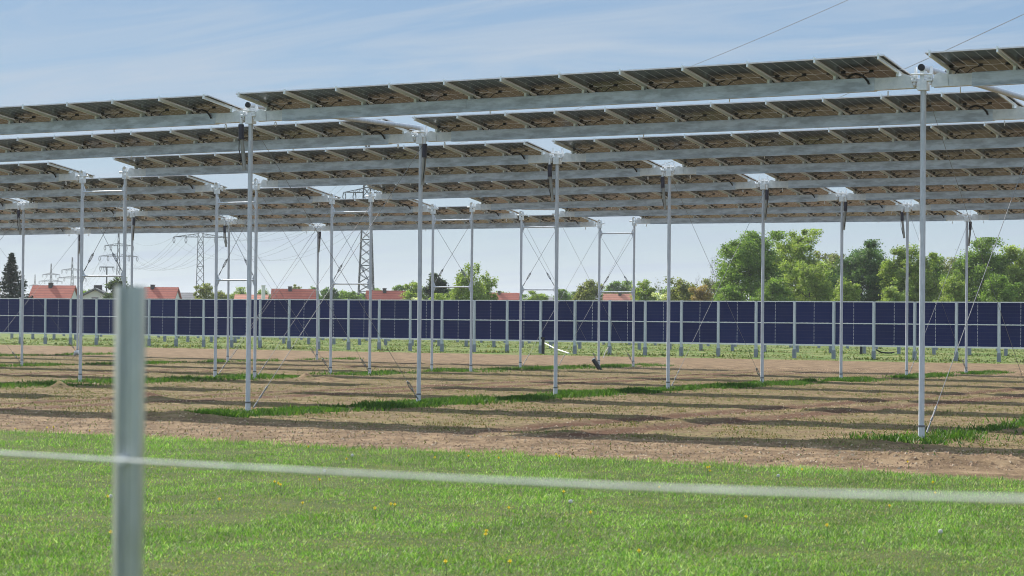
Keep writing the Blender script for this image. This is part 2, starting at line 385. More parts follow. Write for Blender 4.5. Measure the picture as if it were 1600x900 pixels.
def ground_material():
    m, t, b = mat('field_ground')
    c = nd(t, 'ShaderNodeTexCoord'); s = nd(t, 'ShaderNodeSeparateXYZ'); t.links.new(c.outputs['Object'], s.inputs[0])
    x, y = s.outputs['X'], s.outputs['Y']
    def smooth(v, a, bb):
        r = nd(t, 'ShaderNodeMapRange'); t.links.new(v, r.inputs[0]); r.inputs[1].default_value = a; r.inputs[2].default_value = bb
        return r.outputs[0]
    big = noise(t, 0.35, 4); mid = noise(t, 1.6, 5, rough=0.65); fine = noise(t, 9, 5, rough=0.7); vf = noise(t, 34, 3, rough=0.7)
    soil = ramp(t, mid, [(0.36, (0.110, 0.072, 0.043)), (0.5, (0.190, 0.130, 0.078)), (0.63, (0.29, 0.208, 0.13))])
    soil = mixc(t, math_(t, 'GREATER_THAN', vf, 0.62), soil, (0.36, 0.26, 0.175))       # pale stones and straw
    soil = mixc(t, math_(t, 'LESS_THAN', fine, 0.42), soil, (0.115, 0.075, 0.05))
    crop = ramp(t, fine, [(0.40, (0.090, 0.105, 0.036)), (0.60, (0.225, 0.182, 0.085))])
    cropmask = math_(t, 'ADD', math_(t, 'MULTIPLY', math_(t, 'SUBTRACT', noise(t, 4.5, 6, rough=0.75), 0.42), 6.0), math_(t, 'MULTIPLY', math_(t, 'SUBTRACT', big, 0.5), 1.4), True)
    yw = math_(t, 'ADD', y, math_(t, 'MULTIPLY', math_(t, 'SUBTRACT', big, 0.5), 3.0))
    sown = math_(t, 'MULTIPLY', smooth(yw, -3.6, -1.6), smooth(yw, 41.0, 34.0))
    cropmask = math_(t, 'MULTIPLY', cropmask, math_(t, 'ADD', math_(t, 'MULTIPLY', sown, 0.80), 0.06))
    for rx, rw in RUTS:
        near = smooth(math_(t, 'ABSOLUTE', math_(t, 'SUBTRACT', x, rx)), rw * .9, rw * 2.2); cropmask = math_(t, 'MULTIPLY', cropmask, near)
        soil = mixc(t, math_(t, 'MULTIPLY', math_(t, 'MULTIPLY', math_(t, 'SUBTRACT', 1.0, near), sown), math_(t, 'GREATER_THAN', mid, 0.44)), soil, (0.115, 0.062, 0.038))
    field = mixc(t, cropmask, soil, crop)
    lawn = ramp(t, mid, [(0.3, (0.045, 0.075, 0.018)), (0.7, (0.10, 0.115, 0.04))])
    dry = ramp(t, fine, [(0.3, (0.15, 0.175, 0.06)), (0.7, (0.25, 0.235, 0.11))])
    farg = mixc(t, math_(t, 'GREATER_THAN', noise(t, 0.5, 5, rough=0.7), 0.52), (0.11, 0.17, 0.045), dry)
    out = mixc(t, smooth(math_(t, 'ADD', y, math_(t, 'MULTIPLY', math_(t, 'SUBTRACT', mid, 0.5), 0.8)), LAWN_EDGE - 0.35, LAWN_EDGE + 0.05), lawn, field)
    out = mixc(t, smooth(math_(t, 'ADD', yw, math_(t, 'MULTIPLY', math_(t, 'SUBTRACT', mid, 0.5), 1.6)), 58.3, 59.6), out, farg)
    t.links.new(out, b.inputs['Base Color']); b.inputs['Roughness'].default_value = 0.95; b.inputs['Specular IOR Level'].default_value = 0.15
    bp = nd(t, 'ShaderNodeBump'); bp.inputs['Strength'].default_value = 0.55; bp.inputs['Distance'].default_value = 0.04
    t.links.new(math_(t, 'ADD', fine, math_(t, 'MULTIPLY', vf, 0.4)), bp.inputs['Height']); t.links.new(bp.outputs[0], b.inputs['Normal'])
    return m
build_ground()

def blades(x, y, h, wd, lean, tint, name, material):
    """one bent blade per point: two quads' worth of area in one quad that narrows to the tip"""
    n = len(x); a = rng.random(n) * 2 * np.pi; z = terrain(x, y) - 0.01
    ld = rng.random(n) * 2 * np.pi; lx = np.cos(ld) * lean * h; ly = np.sin(ld) * lean * h
    dx_, dy_ = np.cos(a) * wd * 0.5, np.sin(a) * wd * 0.5
    hz = h * np.sqrt(np.clip(1 - lean ** 2 * 0.6, 0.1, 1))
    p0 = np.stack([x - dx_, y - dy_, z], -1); p1 = np.stack([x + dx_, y + dy_, z], -1)
    p2 = np.stack([x + lx + dx_ * 0.35, y + ly + dy_ * 0.35, z + hz], -1); p3 = np.stack([x + lx - dx_ * 0.35, y + ly - dy_ * 0.35, z + hz], -1)
    return np_mesh(name, np.stack([p0, p1, p2, p3], 1).reshape(-1, 3), 4, material, tint)

def cam_sample(n, d0, d1, side, power=1.0):
    """ground points spread over the wedge in front of the camera, denser near it"""
    d = d0 * (d1 / d0) ** (rng.random(n) ** power); s_ = (rng.random(n) * 2 - 1) * (0.2475 * d + side)
    return CAM.x + FH.x * d + RH.x * s_, CAM.y + FH.y * d + RH.y * s_

def tints(n, cols, var):
    c = np.array(cols)[rng.integers(0, len(cols), n)]; return np.clip(c * (1 + (rng.random((n, 1)) - 0.5) * 2 * var), 0.003, 1)

# mown lawn in front
x, y = cam_sample(520000, 13.0, 36.0, 1.6, 1.0)
k = y < lawn_edge(x) + (rng.random(len(x)) - .5) * .35; x, y = x[k], y[k]; n = len(x)
lush = vnoise(x * 0.9, y * 0.9, 41, 3); patch = vnoise(x * 2.6, y * 2.6, 42, 3); edge = np.exp(-((lawn_edge(x) - y) / 0.9))
k = rng.random(n) < 0.55 + 0.9 * (patch - 0.25); x, y, lush, patch, edge = x[k], y[k], lush[k], patch[k], edge[k]; n = len(x)
h = (0.018 + 0.030 * rng.random(n)) * (0.35 + 1.2 * lush) + 0.06 * edge * rng.random(n)
tn = tints(n, [(0.148, 0.285, 0.048), (0.200, 0.340, 0.068), (0.104, 0.240, 0.040), (0.31, 0.41, 0.18)], 0.36)
tn *= (0.50 + 1.0 * vnoise(x * 2.3, y * 1.2, 43, 4, .65))[:, None]
dryk = rng.random(n) < np.clip((0.55 - lush) * 1.2, 0.03, 0.4) * (1 - edge); tn[dryk] = tints(int(dryk.sum()), [(0.34, 0.33, 0.15), (0.28, 0.29, 0.12)], 0.2)
tag(blades(x, y, h, 0.005 + 0.010 * rng.random(n) ** 2, 0.35 + 0.6 * rng.random(n), tn, 'lawn_grass', M['blade']),
    'short mown green lawn across the foreground', 'grass', kind='stuff')

# lush uncut strips along the lines of posts
xs, ys = [], []
for sx_, cnt in zip(STRIPS, (42000, 16000, 26000, 14000, 9000, 3000, 0)):
    q0, q1 = (-1.2, 43.0)
    yy = q0 + (q1 - q0) * rng.random(cnt) ** 1.2; xx = sx_ + rng.normal(0, 0.36 if sx_ != -13.85 else 0.62, cnt); xs.append(xx); ys.append(yy)
x = np.concatenate(xs); y = np.concatenate(ys)
x = x + (vnoise(y * 0.45, y * 0 + 8.1, 9, 2) - 0.5) * 0.5
tuft = vnoise(x * 2.2, y * 1.1, 51, 3); lng = vnoise(y * 0.24 + x * 0.3, y * 0 + 2.2, 52, 2); k = (tuft > 0.40) & (lng > np.where((y > 19) & ((y % DV) > 2.6) & ((y % DV) < DV - .7), 0.50, 0.20)); x, y, tuft = x[k], y[k], tuft[k]; n = len(x)
h = 0.05 + 0.22 * np.clip(tuft - 0.33, 0, 1) * (0.4 + 0.8 * rng.random(n))
tag(blades(x, y, h, 0.014 + 0.03 * rng.random(n) ** 2, 0.3 + 0.6 * rng.random(n), tints(n, [(0.05, 0.125, 0.018), (0.075, 0.16, 0.025), (0.10, 0.18, 0.03), (0.04, 0.10, 0.02)], 0.3), 'uncut_grass', M['blade']),
    'lush uncut grass growing in strips along the lines of posts', 'grass', kind='stuff')

# thin young crop and dry stubble between the strips
x, y = cam_sample(620000, 27.0, 92.0, 3.0, 1.0)
k = (y > lawn_edge(x) + 0.1) & (y < 40); x, y = x[k], y[k]
d_ = vnoise(x * 1.3, y * 1.3, 61, 3); rd = np.min([np.abs(x - rx) / rw for rx, rw in RUTS], axis=0); k = (rd > 1.5) & (rng.random(len(x)) < .75) & (rng.random(len(x)) < np.where(y > -2.4, np.clip((d_ - 0.28) * 2.0, 0.02, 1), 0.05) * np.where(y > 36, 0.3, 1)); x, y = x[k], y[k]; n = len(x)
tn = tints(n, [(0.13, 0.18, 0.045), (0.17, 0.20, 0.065), (0.24, 0.18, 0.095), (0.32, 0.25, 0.14), (0.22, 0.19, 0.08)], 0.3)
tag(blades(x, y, 0.015 + 0.045 * rng.random(n) ** 2, 0.010 + 0.018 * rng.random(n), 0.4 + 0.55 * rng.random(n), tn, 'young_crop', M['straw']),
    'sparse young shoots and stubble on the brown field', 'crop', kind='stuff')
# clods and pale stones on bare soil
x, y = cam_sample(130000, 26.0, 80.0, 3.0, 1.0); k = (y > lawn_edge(x) + 0.15) & (y < 58); x, y = x[k], y[k]
rd = np.min([np.abs(x - rx) / rw for rx, rw in RUTS], axis=0)
k = rng.random(len(x)) < np.where((y < -2) | (y > 35) | (rd < 1.6), 1.0, 0.22); x, y = x[k], y[k]; n = len(x)
z = terrain(x, y); r = 0.008 + 0.036 * rng.random(n) ** 3
base = np.array([(1, 0, -.3), (-.5, .87, -.3), (-.5, -.87, -.3), (0, 0, .45)]); tri = np.array([(0, 1, 3), (1, 2, 3), (2, 0, 3)])
a = rng.random(n) * 6.28; ca, sa = np.cos(a), np.sin(a)
pv = np.stack([x[:, None] + r[:, None] * (base[None, :, 0] * ca[:, None] - base[None, :, 1] * sa[:, None]),
               y[:, None] + r[:, None] * (base[None, :, 0] * sa[:, None] + base[None, :, 1] * ca[:, None]), z[:, None] + r[:, None] * base[None, :, 2]], -1)
tag(np_mesh('stones', pv[:, tri].reshape(-1, 3), 3, M['straw'], np.repeat(tints(n, [(0.42, 0.29, 0.20), (0.36, 0.24, 0.155), (0.32, 0.21, 0.14), (0.55, 0.45, 0.35)], 0.2), 3, axis=0)),
    'clods and pale stones strewn over the bare soil', 'stones', kind='stuff')
# rough grass under and behind the upright panels
n = 60000; yy = 59.0 + 48 * rng.random(n) ** 1.3; uu = -85 + 110 * rng.random(n)
k = vnoise(uu * 0.6, yy * 0.6, 71, 3) > 0.42; x, y = uu[k], yy[k]; n = len(x)
fr = np.minimum(np.abs(y - 63.5), np.minimum(np.abs(y - 80.5), np.abs(y - 99.5)))
h = 0.02 + 0.045 * rng.random(n) + 0.12 * np.exp(-(fr / 0.5) ** 2)
tag(blades(x, y, h, 0.05 + 0.05 * rng.random(n), 0.3 + 0.5 * rng.random(n), tints(n, [(0.08, 0.125, 0.032), (0.115, 0.15, 0.045), (0.19, 0.185, 0.08)], 0.25), 'rough_grass', M['blade']),
    'rough grass around the upright panel rows', 'grass', kind='stuff')

# ------------------------------------------------------------------ tracker sections
TILT = math.radians(8.4); PL = 1.722; ZP = 0.215      # module length, plane of the modules above the beam axis
def make_section(c0, c1):
    Ls = UCOL[c1] - UCOL[c0]; hl = Ls / 2
    root = empty('solar_tracker', (0, 0, 0), 'tracker', 'solar tracker')
    b = MB(); e = hl - 0.78; w_ = 0.065
    prof = [(-w_, -0.10), (-w_ + .012, -0.106), (w_ - .012, -0.106), (w_, -0.10), (w_, 0.10), (w_ - .012, 0.106), (-w_ + .012, 0.106), (-w_, 0.10)]
    b.prism(prof, 'x', -e, e)
    b.box(-e, e, -w_ - .012, -w_ + .002, -0.112, -0.096)
    for q in (-e * .33, e * .33): b.box(q - .14, q + .14, -w_ - .005, w_ + .005, -0.094, 0.109)    # splice plates
    beam = b.build('beam', M['beam'], root)
    for s_ in (-1, 1):
        q = MB(); a0, a1 = sorted((s_ * (e - 0.02), s_ * (hl - 0.20)))
        q.box(a0, a1, -w_ + .004, w_ - .004, -0.092, 0.092)
        x0_ = s_ * (hl - 0.42); x1_ = s_ * (hl - 0.14)
        for yy_ in (-w_ - .006, w_ + .001):
            pr = [(x0_, -0.09), (x1_, -0.09), (x1_ - s_ * .06, 0.10), (x0_ + s_ * .14, 0.13), (x0_ + s_ * .02, 0.09)]
            q.prism(pr if s_ > 0 else pr[::-1], 'y', yy_, yy_ + .006)
        q.build('sleeve', M['sleeve'], beam)
        r_ = MB(); r_.ring((s_ * (hl - 0.58), 0, -0.155), (1, 0.3, 0), 0.042, 0.008); r_.build('eyelet', M['bracket'], beam)
    for q in (-0.25, 0.62):
        r_ = MB(); r_.ring((q * hl * .8, 0, -0.135), (1, 0.3, 0), 0.022, 0.005, 10, 5); r_.build('eyelet', M['bracket'], beam)
    # cable hose bowing from one end of the beam
    h_ = MB(); xx = (hl - 0.95)
    h_.tube([(xx - .25, -w_ - .03, .13), (xx - .12, -w_ - .045, .17), (xx, -w_ - .04, .13), (xx + .07, -w_ - .03, .05), (xx + .09, -w_ - .02, 0)], 0.017, 7)
    h_.build('cable_hose', M['dark'], root, True)
    # modules
    NP = 11; pitch = (Ls - 0.63) / NP; wd = pitch - 0.022
    R = Matrix.Rotation(-TILT, 3, 'X')
    g = MB(); g.box(-wd / 2 + .008, wd / 2 - .008, -PL / 2 + .008, PL / 2 - .008, -.003, .003)
    fr = MB(); th = 0.016
    for s_ in (-1, 1):
        fr.box(-wd / 2, wd / 2, s_ * (PL / 2 - .006) - .009, s_ * (PL / 2 - .006) + .009, -th, .005)
        fr.box(s_ * (wd / 2 - .005) - .008, s_ * (wd / 2 - .005) + .008, -PL / 2 + .003, PL / 2 - .003, -th + .001, .004)
    jb = MB(); jb.box(-.034, .034, -.018, .018, -.024, -.0035)
    first = None
    for i in range(NP):
        xx = -hl + 0.315 + pitch * (i + .5)
        if first is None:
            p = g.build('solar_panel', M['module'], root); fo = fr.build('panel_frame', M['frame'], p)
            js = []
            for q in (-.40, 0.02, .40):
                j = jb.build('junction_box', M['dark'], p, loc=(q * wd, 0, 0)); js.append(j)
            cb = MB()
            pts = [(wd * (-.42 + .9 * u_), .05 * math.sin(u_ * 9), -.03 - .075 * math.sin(math.pi * min(1, u_ * 2.4)) ** 2 * (1 if u_ < .42 else 0) - .01) for u_ in np.linspace(0, 1, 26)]
            cb.tube([q for q in pts if q[0] < wd * .02], .007, 5); cb.tube([(wd * -.5, .03, -.05), (wd * -.46, .1, -.10), (wd * -.36, .06, -.11), (wd * -.28, -.05, -.06), (wd * -.2, -.02, -.03)], .010, 5)
            cb.build('cable', M['dark'], p, True)
            first = p
        else: p = copy_tree(first, root)
        p.location = (xx, 0, ZP); p.rotation_euler = (-TILT, 0, 0)
    # support rails across the beam under the joints
    r_ = MB(); half = PL / 2 + .03
    r_.box(-.011, .011, -half, half, -.072, -.0175)
    r_.box(-.022, .022, -.060, .060, -.125, -.050)
    r_.box(-.014, .014, -half - .004, -half + .05, -.016, .018)
    rl = r_.build('rail', M['rail'], root); rl.rotation_euler = (-TILT, 0, 0)
    for i in range(NP + 1):
        o = rl if i == 0 else rl.copy()
        if i: COL.objects.link(o); o.parent = root
        off = 0.09 if i == 0 else (-0.09 if i == NP else 0)
        o.location = (-hl + 0.315 + pitch * i + off, 0, ZP)
    return root
ROW = ['front', 'second', 'third', 'fourth', 'fifth', 'sixth', 'seventh', 'rearmost']
SECT = {('C', 'A'): 'between twin and middle posts', ('A', 'B'): 'right of the middle posts',
        ('E', 'D'): 'just left of the twin posts', ('F', 'E'): 'near the far left', ('K', 'F'): 'beyond the leftmost post', ('B', 'G'): 'right of the tall right post'}
def sections(c0, c1, rows):
    proto = None
    for n_ in rows:
        o = make_section(c0, c1) if proto is None else copy_tree(proto)
        if proto is None: proto = o
        a, b_ = piv(c0, n_), piv(c1, n_); o.location = (a + b_) / 2
        o.rotation_euler = (0, -math.atan2(b_.z - a.z, b_.x - a.x), 0)
        tag(o, f'{ROW[n_]} row of tilted solar panels, section {SECT[(c0, c1)]}', 'solar tracker', 'solar tracker sections over the field')
sections('C', 'A', range(8)); sections('A', 'B', range(8)); sections('E', 'D', range(0, 8)); sections('F', 'E', range(3, 8)); sections('K', 'F', (6, 7)); sections('B', 'G', (0, 1))

# ------------------------------------------------------------------ posts
def shaft_mb(h):
    b = MB(); b.tube([(0, 0, -0.3), (0, 0, h)], 0.044, 16); return b
def head_mb(kind):
    """bearing at the post top: saddle box with two pointed ears, cross bolt and bright clamp"""
    b = MB()
    b.box(-.075, .075, -.07, .07, -.13, .02)
    for s_ in (-1, 1):
        q = s_ * .125
        b.prism([(-.075, -.05), (.075, -.05), (.055, .09), (.018, .24), (-.018, .24), (-.055, .09)], 'x', q - .014, q + .014)
        b.box(q - .05, q + .05, -.095, -.06, .055, .085)
        b.box(q - .045, q + .045, -.095, -.06, .005, .03)
    b.tube([(-.24, 0, .03), (.24, 0, .03)], .035, 10)
    b.tube([(-.17, -.085, .12), (.17, -.085, .10)], .014, 8)
    b.box(-.035, .035, -.06, .06, .02, .17)
    return b
def loop_mb():
    b = MB(); out = []; 
    for s_ in (-1, 1):
        b.box(s_ * .062 - .012, s_ * .062 + .012, -.05, .05, -.16, .10)
    for k_ in range(9):
        a0 = math.pi * k_ / 9; a1 = math.pi * (k_ + 1) / 9
        p = [(.074 * math.cos(a0), .10 + .074 * math.sin(a0)), (.074 * math.cos(a1), .10 + .074 * math.sin(a1)), (.05 * math.cos(a1), .10 + .05 * math.sin(a1)), (.05 * math.cos(a0), .10 + .05 * math.sin(a0))]
        b.prism(p[::-1], 'y', -.05, .05)
    b.box(-.052, .052, -.045, .045, -.16, -.05)
    b.tube([(-.2, 0, .02), (.2, 0, .02)], .03, 10)
    return b
def foot_mb():
    b = MB(); b.tube([(0, 0, -.2), (0, 0, .205)], .0505, 16); return b
def bandm():
    b = MB(); b.tube([(0, 0, .205), (0, 0, .235)], .054, 16); return b
def damper(root, side, hz):
    d = MB(); x_ = side * .155
    d.tube([(x_, -.09, hz - .14), (x_ - side * .01, -.09, hz - .42)], .052, 12)
    o = d.build('damper', M['purple'], root, True)
    q = MB(); q.tube([(x_ - side * .01, -.075, hz - .40), (side * .085, -.06, hz - .98)], .036, 10); q.build('damper_body', M['damper'], o, True)
    q = MB(); q.tube([(x_ + side * .03, -.10, hz - .2), (x_ + side * .02, -.12, hz - .6), (side * .10, -.08, hz - .95)], .009, 6); q.build('damper_hose', M['dark'], o, True)
    q = MB(); q.tube([(x_, -.09, hz - .02), (x_, -.09, hz - .15)], .03, 8); q.build('damper_bolt', M['bracket'], o, True)
def steel_post(c, n_, label, side, cap=False):
    p = piv(c, n_); r = empty('steel_post', (p.x, p.y, 0), label, 'post', 'tracker posts')
    shaft_mb(p.z - .10).build('shaft', M['post'], r, True)
    foot_mb().build('base_sleeve', M['post'], r, True); bandm().build('clamp_band', M['band'], r, True)
    hd = head_mb(0).build('bearing', M['bracket'], r); hd.location = (0, 0, p.z)
    if side: damper(r, side, p.z)
    for ob in list(r.children):
        if ob.name.startswith(('shaft', 'base')):
            for po in ob.data.polygons:
                if len(po.vertices) > 4: po.use_smooth = False
    return r
SIDE = [-1, 1, -1, -1, 1, 1, -1, 1]
ORD = ['nearest', 'second', 'third', 'fourth', 'fifth', 'sixth', 'seventh', 'farthest']
for n_ in range(8):
    steel_post('A', n_, f'{ORD[n_]} galvanised post of the long middle line receding to the right', SIDE[n_])
steel_post('B', 0, 'tall galvanised post at the right, nearest of the tracker posts', 0)
steel_post('B', 1, 'galvanised post behind the tall right post, at the right edge', 0)
steel_post('G', 0, 'galvanised post right of the tall right post, outside the picture', 0)
for n_ in range(3, 8): steel_post('E', n_, f'single galvanised post left of the twin posts, under the {ROW[n_]} panel row', 1 if n_ % 2 else -1)
for n_ in (6, 7): steel_post('F', n_, f'thin distant post at the far left, under the {ROW[n_]} panel row', 1)

def rod(parent, a, b_, low=True, rad=.006):
    """brace rod with a turnbuckle near its lower end"""
    a, b_ = Vector(a), Vector(b_); d = (b_ - a).normalized()
    m_ = MB(); m_.tube([a, b_], rad, 6); o = m_.build('brace_rod', M['rod'], parent, True)
    k_ = MB(); q0 = b_ - d * .52; q1 = b_ - d * .30
    n2 = d.orthogonal().normalized() * .022
    k_.tube([q0 - d * .04, q0 + d * .03], .018, 8); k_.tube([q1 - d * .03, q1 + d * .04], .018, 8)
    k_.tube([q0 + n2, q1 + n2], .009, 6); k_.tube([q0 - n2, q1 - n2], .009, 6); k_.tube([q1, b_ - d * .13], .009, 6); k_.tube([b_ - d * .14, b_], .014, 8)
    k_.build('turnbuckle', M['rod'], o, True)
for n_ in range(8):
    pc, pd = piv('C', n_), piv('D', n_); mid_ = (pc + pd) / 2
    r = empty('twin_post_frame', (mid_.x, mid_.y, 0), f'twin galvanised posts tied by crossbars and rods, under the {ROW[n_]} panel row', 'post frame', 'twin post frames')
    xc, xd = pc.x - mid_.x, pd.x - mid_.x
    for xx, p in ((xc, pc), (xd, pd)):
        for mb_, nm, mm in ((shaft_mb(p.z - .13), 'post', 'post'), (foot_mb(), 'base_sleeve', 'post'), (bandm(), 'clamp_band', 'band')):
            o = mb_.build(nm, M[mm], r, True); o.location = (xx, 0, 0)
        o = loop_mb().build('bearing', M['sleeve'], r); o.location = (xx, 0, p.z)
    for zz in (5.06, 2.83):
        b = MB(); b.tube([(xd + .04, 0, zz), (xc - .04, 0, zz)], .026, 10); b.build('crossbar', M['post'], r, True)
        g_ = MB()
        for xx, s_ in ((xd, 1), (xc, -1)):
            up = -1 if zz > 4 else 1
            tri_ = [(xx + s_ * .03, zz - .17), (xx + s_ * .05, zz - .17), (xx + s_ * .12, zz - .03), (xx + s_ * .12, zz + .03), (xx + s_ * .05, zz + .17), (xx + s_ * .03, zz + .17)]
            g_.prism(tri_ if s_ < 0 else tri_[::-1], 'y', -.012, .012)
        g_.build('gusset', M['post'], r)
    rod(r, (xd + .08, -.02, 4.92), (xc - .08, -.02, 2.97)); rod(r, (xc - .08, .02, 4.92), (xd + .08, .02, 2.97))
    if n_ == 6:
        b = MB(); b.tube([(xd, 0, pd.z + .26), (xc, 0, pc.z + .20)], .05, 12); b.build('tie_tube', M['post'], r, True)

# rods crossing the braced bays between neighbouring rows
BAY = dict(A='middle post line', B='right post line', C='right half of the twin posts', D='left half of the twin posts', E='line left of the twin posts', F='far left post line')
for c, n_ in [('A', 0), ('A', 3), ('A', 6), ('B', 0), ('C', 3), ('C', 6), ('D', 3), ('D', 6), ('E', 3), ('E', 6), ('F', 6)]:
    a, b_ = piv(c, n_), piv(c, n_ + 1)
    r = empty('cross_bracing', (a.x, (a.y + b_.y) / 2, 0), f'crossed steel rods in the {BAY[c]}, between {ROW[n_]} and {ROW[n_ + 1]} rows', 'bracing', 'crossed brace rods between posts')
    hy = (b_.y - a.y) / 2; xo = .05
    rod(r, (b_.x - a.x + xo, hy, b_.z - .15), (xo, -hy + .10, .12), rad=.0060)
    rod(r, (xo, -hy, a.z - .15), (b_.x - a.x + xo, hy - .10, .12), rad=.0042)
for c in 'AB':
    a, b_ = piv(c, 0), piv(c, 1)
    r = empty('tie_tube', (a.x, (a.y + b_.y) / 2, a.z), f'round galvanised tie tube joining the two frontmost post tops of the {BAY[c]}', 'tube', 'tie tubes between post tops')
    hy = (b_.y - a.y) / 2; q = MB(); q.tube([(0, -hy - .08, .215), (b_.x - a.x, hy + .03, b_.z - a.z + .20)], .05, 14); q.build('tube', M['post'], r, True)
    q = MB(); q.tube([(0, -hy - .11, .215), (0, -hy - .075, .215)], .053, 14); q.build('end_cap', M['dark'], r)

# ------------------------------------------------------------------ upright solar fences
PITCH_F, U0F = 2.0176, -65.010
def solar_fence(vy, k0, k1, du, label):
    r = empty('solar_fence', (0, vy, 0), label, 'solar fence')
    pm = MB()
    # open channel post
    for (a0, a1, b0, b1) in ((-.055, .055, -.070, -.064), (-.055, -.049, -.064, .06), (.049, .055, -.064, .06)): pm.box(a0, a1, b0, b1, -.3, 2.74)
    post0 = pm.build('post', M['post'], r)
    fm = MB(); fm.box(-.078, .078, -.078, .066, -.3, .42); foot0 = fm.build('post_foot', M['foot'], post0)
    wd = PITCH_F - .16; hh = .985
    g = MB(); g.box(-wd / 2, wd / 2, -.008, .008, -hh / 2, hh / 2)
    lo = hi = None; cnt = 0
    for k_ in range(k1, k0 - 1, -1):
        x_ = U0F + du + PITCH_F * k_
        if k_ == k1: o = post0
        else:
            o = post0.copy(); COL.objects.link(o); o.parent = r
            f2 = foot0.copy(); COL.objects.link(f2); f2.parent = o
        o.location = (x_, 0, random.gauss(0, .012))
        if k_ < k1:
            for zc in (1.165, 2.20):
                if lo is None: lo = p = g.build('panel', M['navy'], r)
                else: p = lo.copy(); COL.objects.link(p); p.parent = r
                p.location = (x_ + PITCH_F / 2, 0, zc); p.rotation_euler = (random.gauss(0, .012), 0, random.gauss(0, .010))
    for zz, hgt, mm in ((.640, .075, 'rail'), (1.683, .038, 'sleeve'), (2.715, .045, 'sleeve')):
        b = MB(); nseg = k1 - k0
        for k_ in range(k0, k1):
            xa = U0F + du + PITCH_F * k_ + .058; b.box(xa, xa + PITCH_F - .116, -.035 if zz > 1 else -.075, .035, zz - hgt / 2, zz + hgt / 2)
            if zz < 2.5:
                for q in (.3, .55, 1.35, 1.6): b.box(xa + q, xa + q + .10, -.045, .02, zz + .018, zz + .03)
        b.build('rail', M[mm] if zz > 1 else M['pvc'], r)
solar_fence(63.5, -4, 33, 0, 'long front fence of upright dark blue solar panels behind the field')
solar_fence(80.5, -10, 30, .9, 'second fence of upright solar panels, only its feet showing beneath the front one')
solar_fence(99.5, -16, 26, .3, 'third fence of upright solar panels, farthest back, hidden but for its feet')

# ------------------------------------------------------------------ foreground fence post and rope
p = at(200, 470, 4.4); r = empty('fence_post', (p.x, p.y, 0), 'blurred grey steel fence post close to the camera at the left', 'fence post')
b = MB(); ct = math.atan2(RH.y, RH.x)
prof = [(-.032, .022), (-.0325, .016), (-.0145, -.018), (-.0115, -.0195), (-.0085, -.0185), (-.004, -.008), (.004, -.008), (.009, -.0165), (.012, -.018), (.028, -.0185), (.0315, -.016), (.0325, .022)]
ctop = at(200, 447, 4.4).z
b.prism(prof[::-1], 'z', -.3, ctop); o = b.build('post_profile', M['fpost'], r); r.rotation_euler = (0, 0, ct - .10)
q = MB()
for zz in (1.52, 1.2, .8): q.tube([(-.003, -.03, zz), (-.003, .01, zz)], .010, 8)
q.build('insulator', M['pvc'], r)
b = MB(); pts = []
for px, py, dist in ((-420, 672, 5.7), (-200, 690, 5.05), (0, 708, 4.55), (200, 720, 4.28), (400, 731, 4.03), (600, 742, 3.80), (800, 752, 3.58), (1000, 761, 3.36), (1200, 769, 3.15), (1400, 775, 2.95), (1600, 780, 2.77), (1900, 786, 2.5)): pts.append(at(px, py, dist))
b.tube(pts, .0030, 8); o = b.build('fence_rope', M['rope'], None, True); tag(o, 'thin white rope strung past the near fence post, out of focus', 'rope')

# ------------------------------------------------------------------ small things
p = ground_at(936, 578); r = empty('pipe_stub', (p.x, p.y, 0), 'black pipe stub with white open end leaning out of the soil', 'pipe')
b = MB(); b.tube([(.12, 0, -.1), (-.22, -.02, .36)], .075, 14); b.build('pipe', M['dark'], r, True)
b = MB(); b.tube([(-.218, -.02, .357), (-.235, -.021, .38)], .08, 14); b.build('end_cap', M['pvc'], r, True)
b = MB(); a = ground_at(889, 553); q = ground_at(850, 545); b.tube([(a.x, a.y, .03), ((a.x + q.x) / 2, (a.y + q.y) / 2, .13), (q.x, q.y, .36)], .035, 8)
tag(b.build('white_pole', M['pvc'], None, True), 'white plastic pole lying slanted below the solar fence', 'pole')
b = MB(); a = ground_at(943, 559); b.tube([(a.x, a.y, 0), (a.x + .08, a.y, .25), (a.x + .2, a.y, .42), (a.x + .24, a.y, .5)], .022, 8)
tag(b.build('marker_pole', M['pvc'], None, True), 'short bent white marker pole standing in the soil', 'pole')
for px, py, dist, hh, lb in ((848.5, 553, 103, .55, 'black cable riser against a fence post behind the white pole'), (1345.5, 553, 118, .5, 'black cable riser under the right part of the solar fence')):
    a = ground_at(px, py); b = MB(); b.box(-.06, .06, -.05, .05, -.05, hh + .2); b.box(-.12, .058, -.045, .045, hh + .2, hh + .3)
    o = b.build('cable_riser', M['dark']); o.location = a; tag(o, lb, 'cable box')
b = MB(); a = ground_at(1368, 553); q = ground_at(1397, 553); b.tube([(a.x, a.y, .25), (a.x * .7 + q.x * .3, a.y * .7 + q.y * .3, .09), (a.x * .3 + q.x * .7, a.y * .3 + q.y * .7, .05), (q.x, q.y, .09)], .04, 7)
tag(b.build('black_hose', M['dark'], None, True), 'black hose sagging between two feet of the rear solar fence', 'hose')
a = ground_at(119, 556); b = MB(); b.tube([(-.1, 0, .03), (-.02, 0, .14), (.1, .02, .17), (.17, .02, .08)], [.05, .1, .09, .04], 9)
o = b.build('plastic_bag', M['pvc'], None, True); o.location = (a.x, a.y, 0); tag(o, 'crumpled white plastic by the foot of the leftmost post', 'plastic bag')

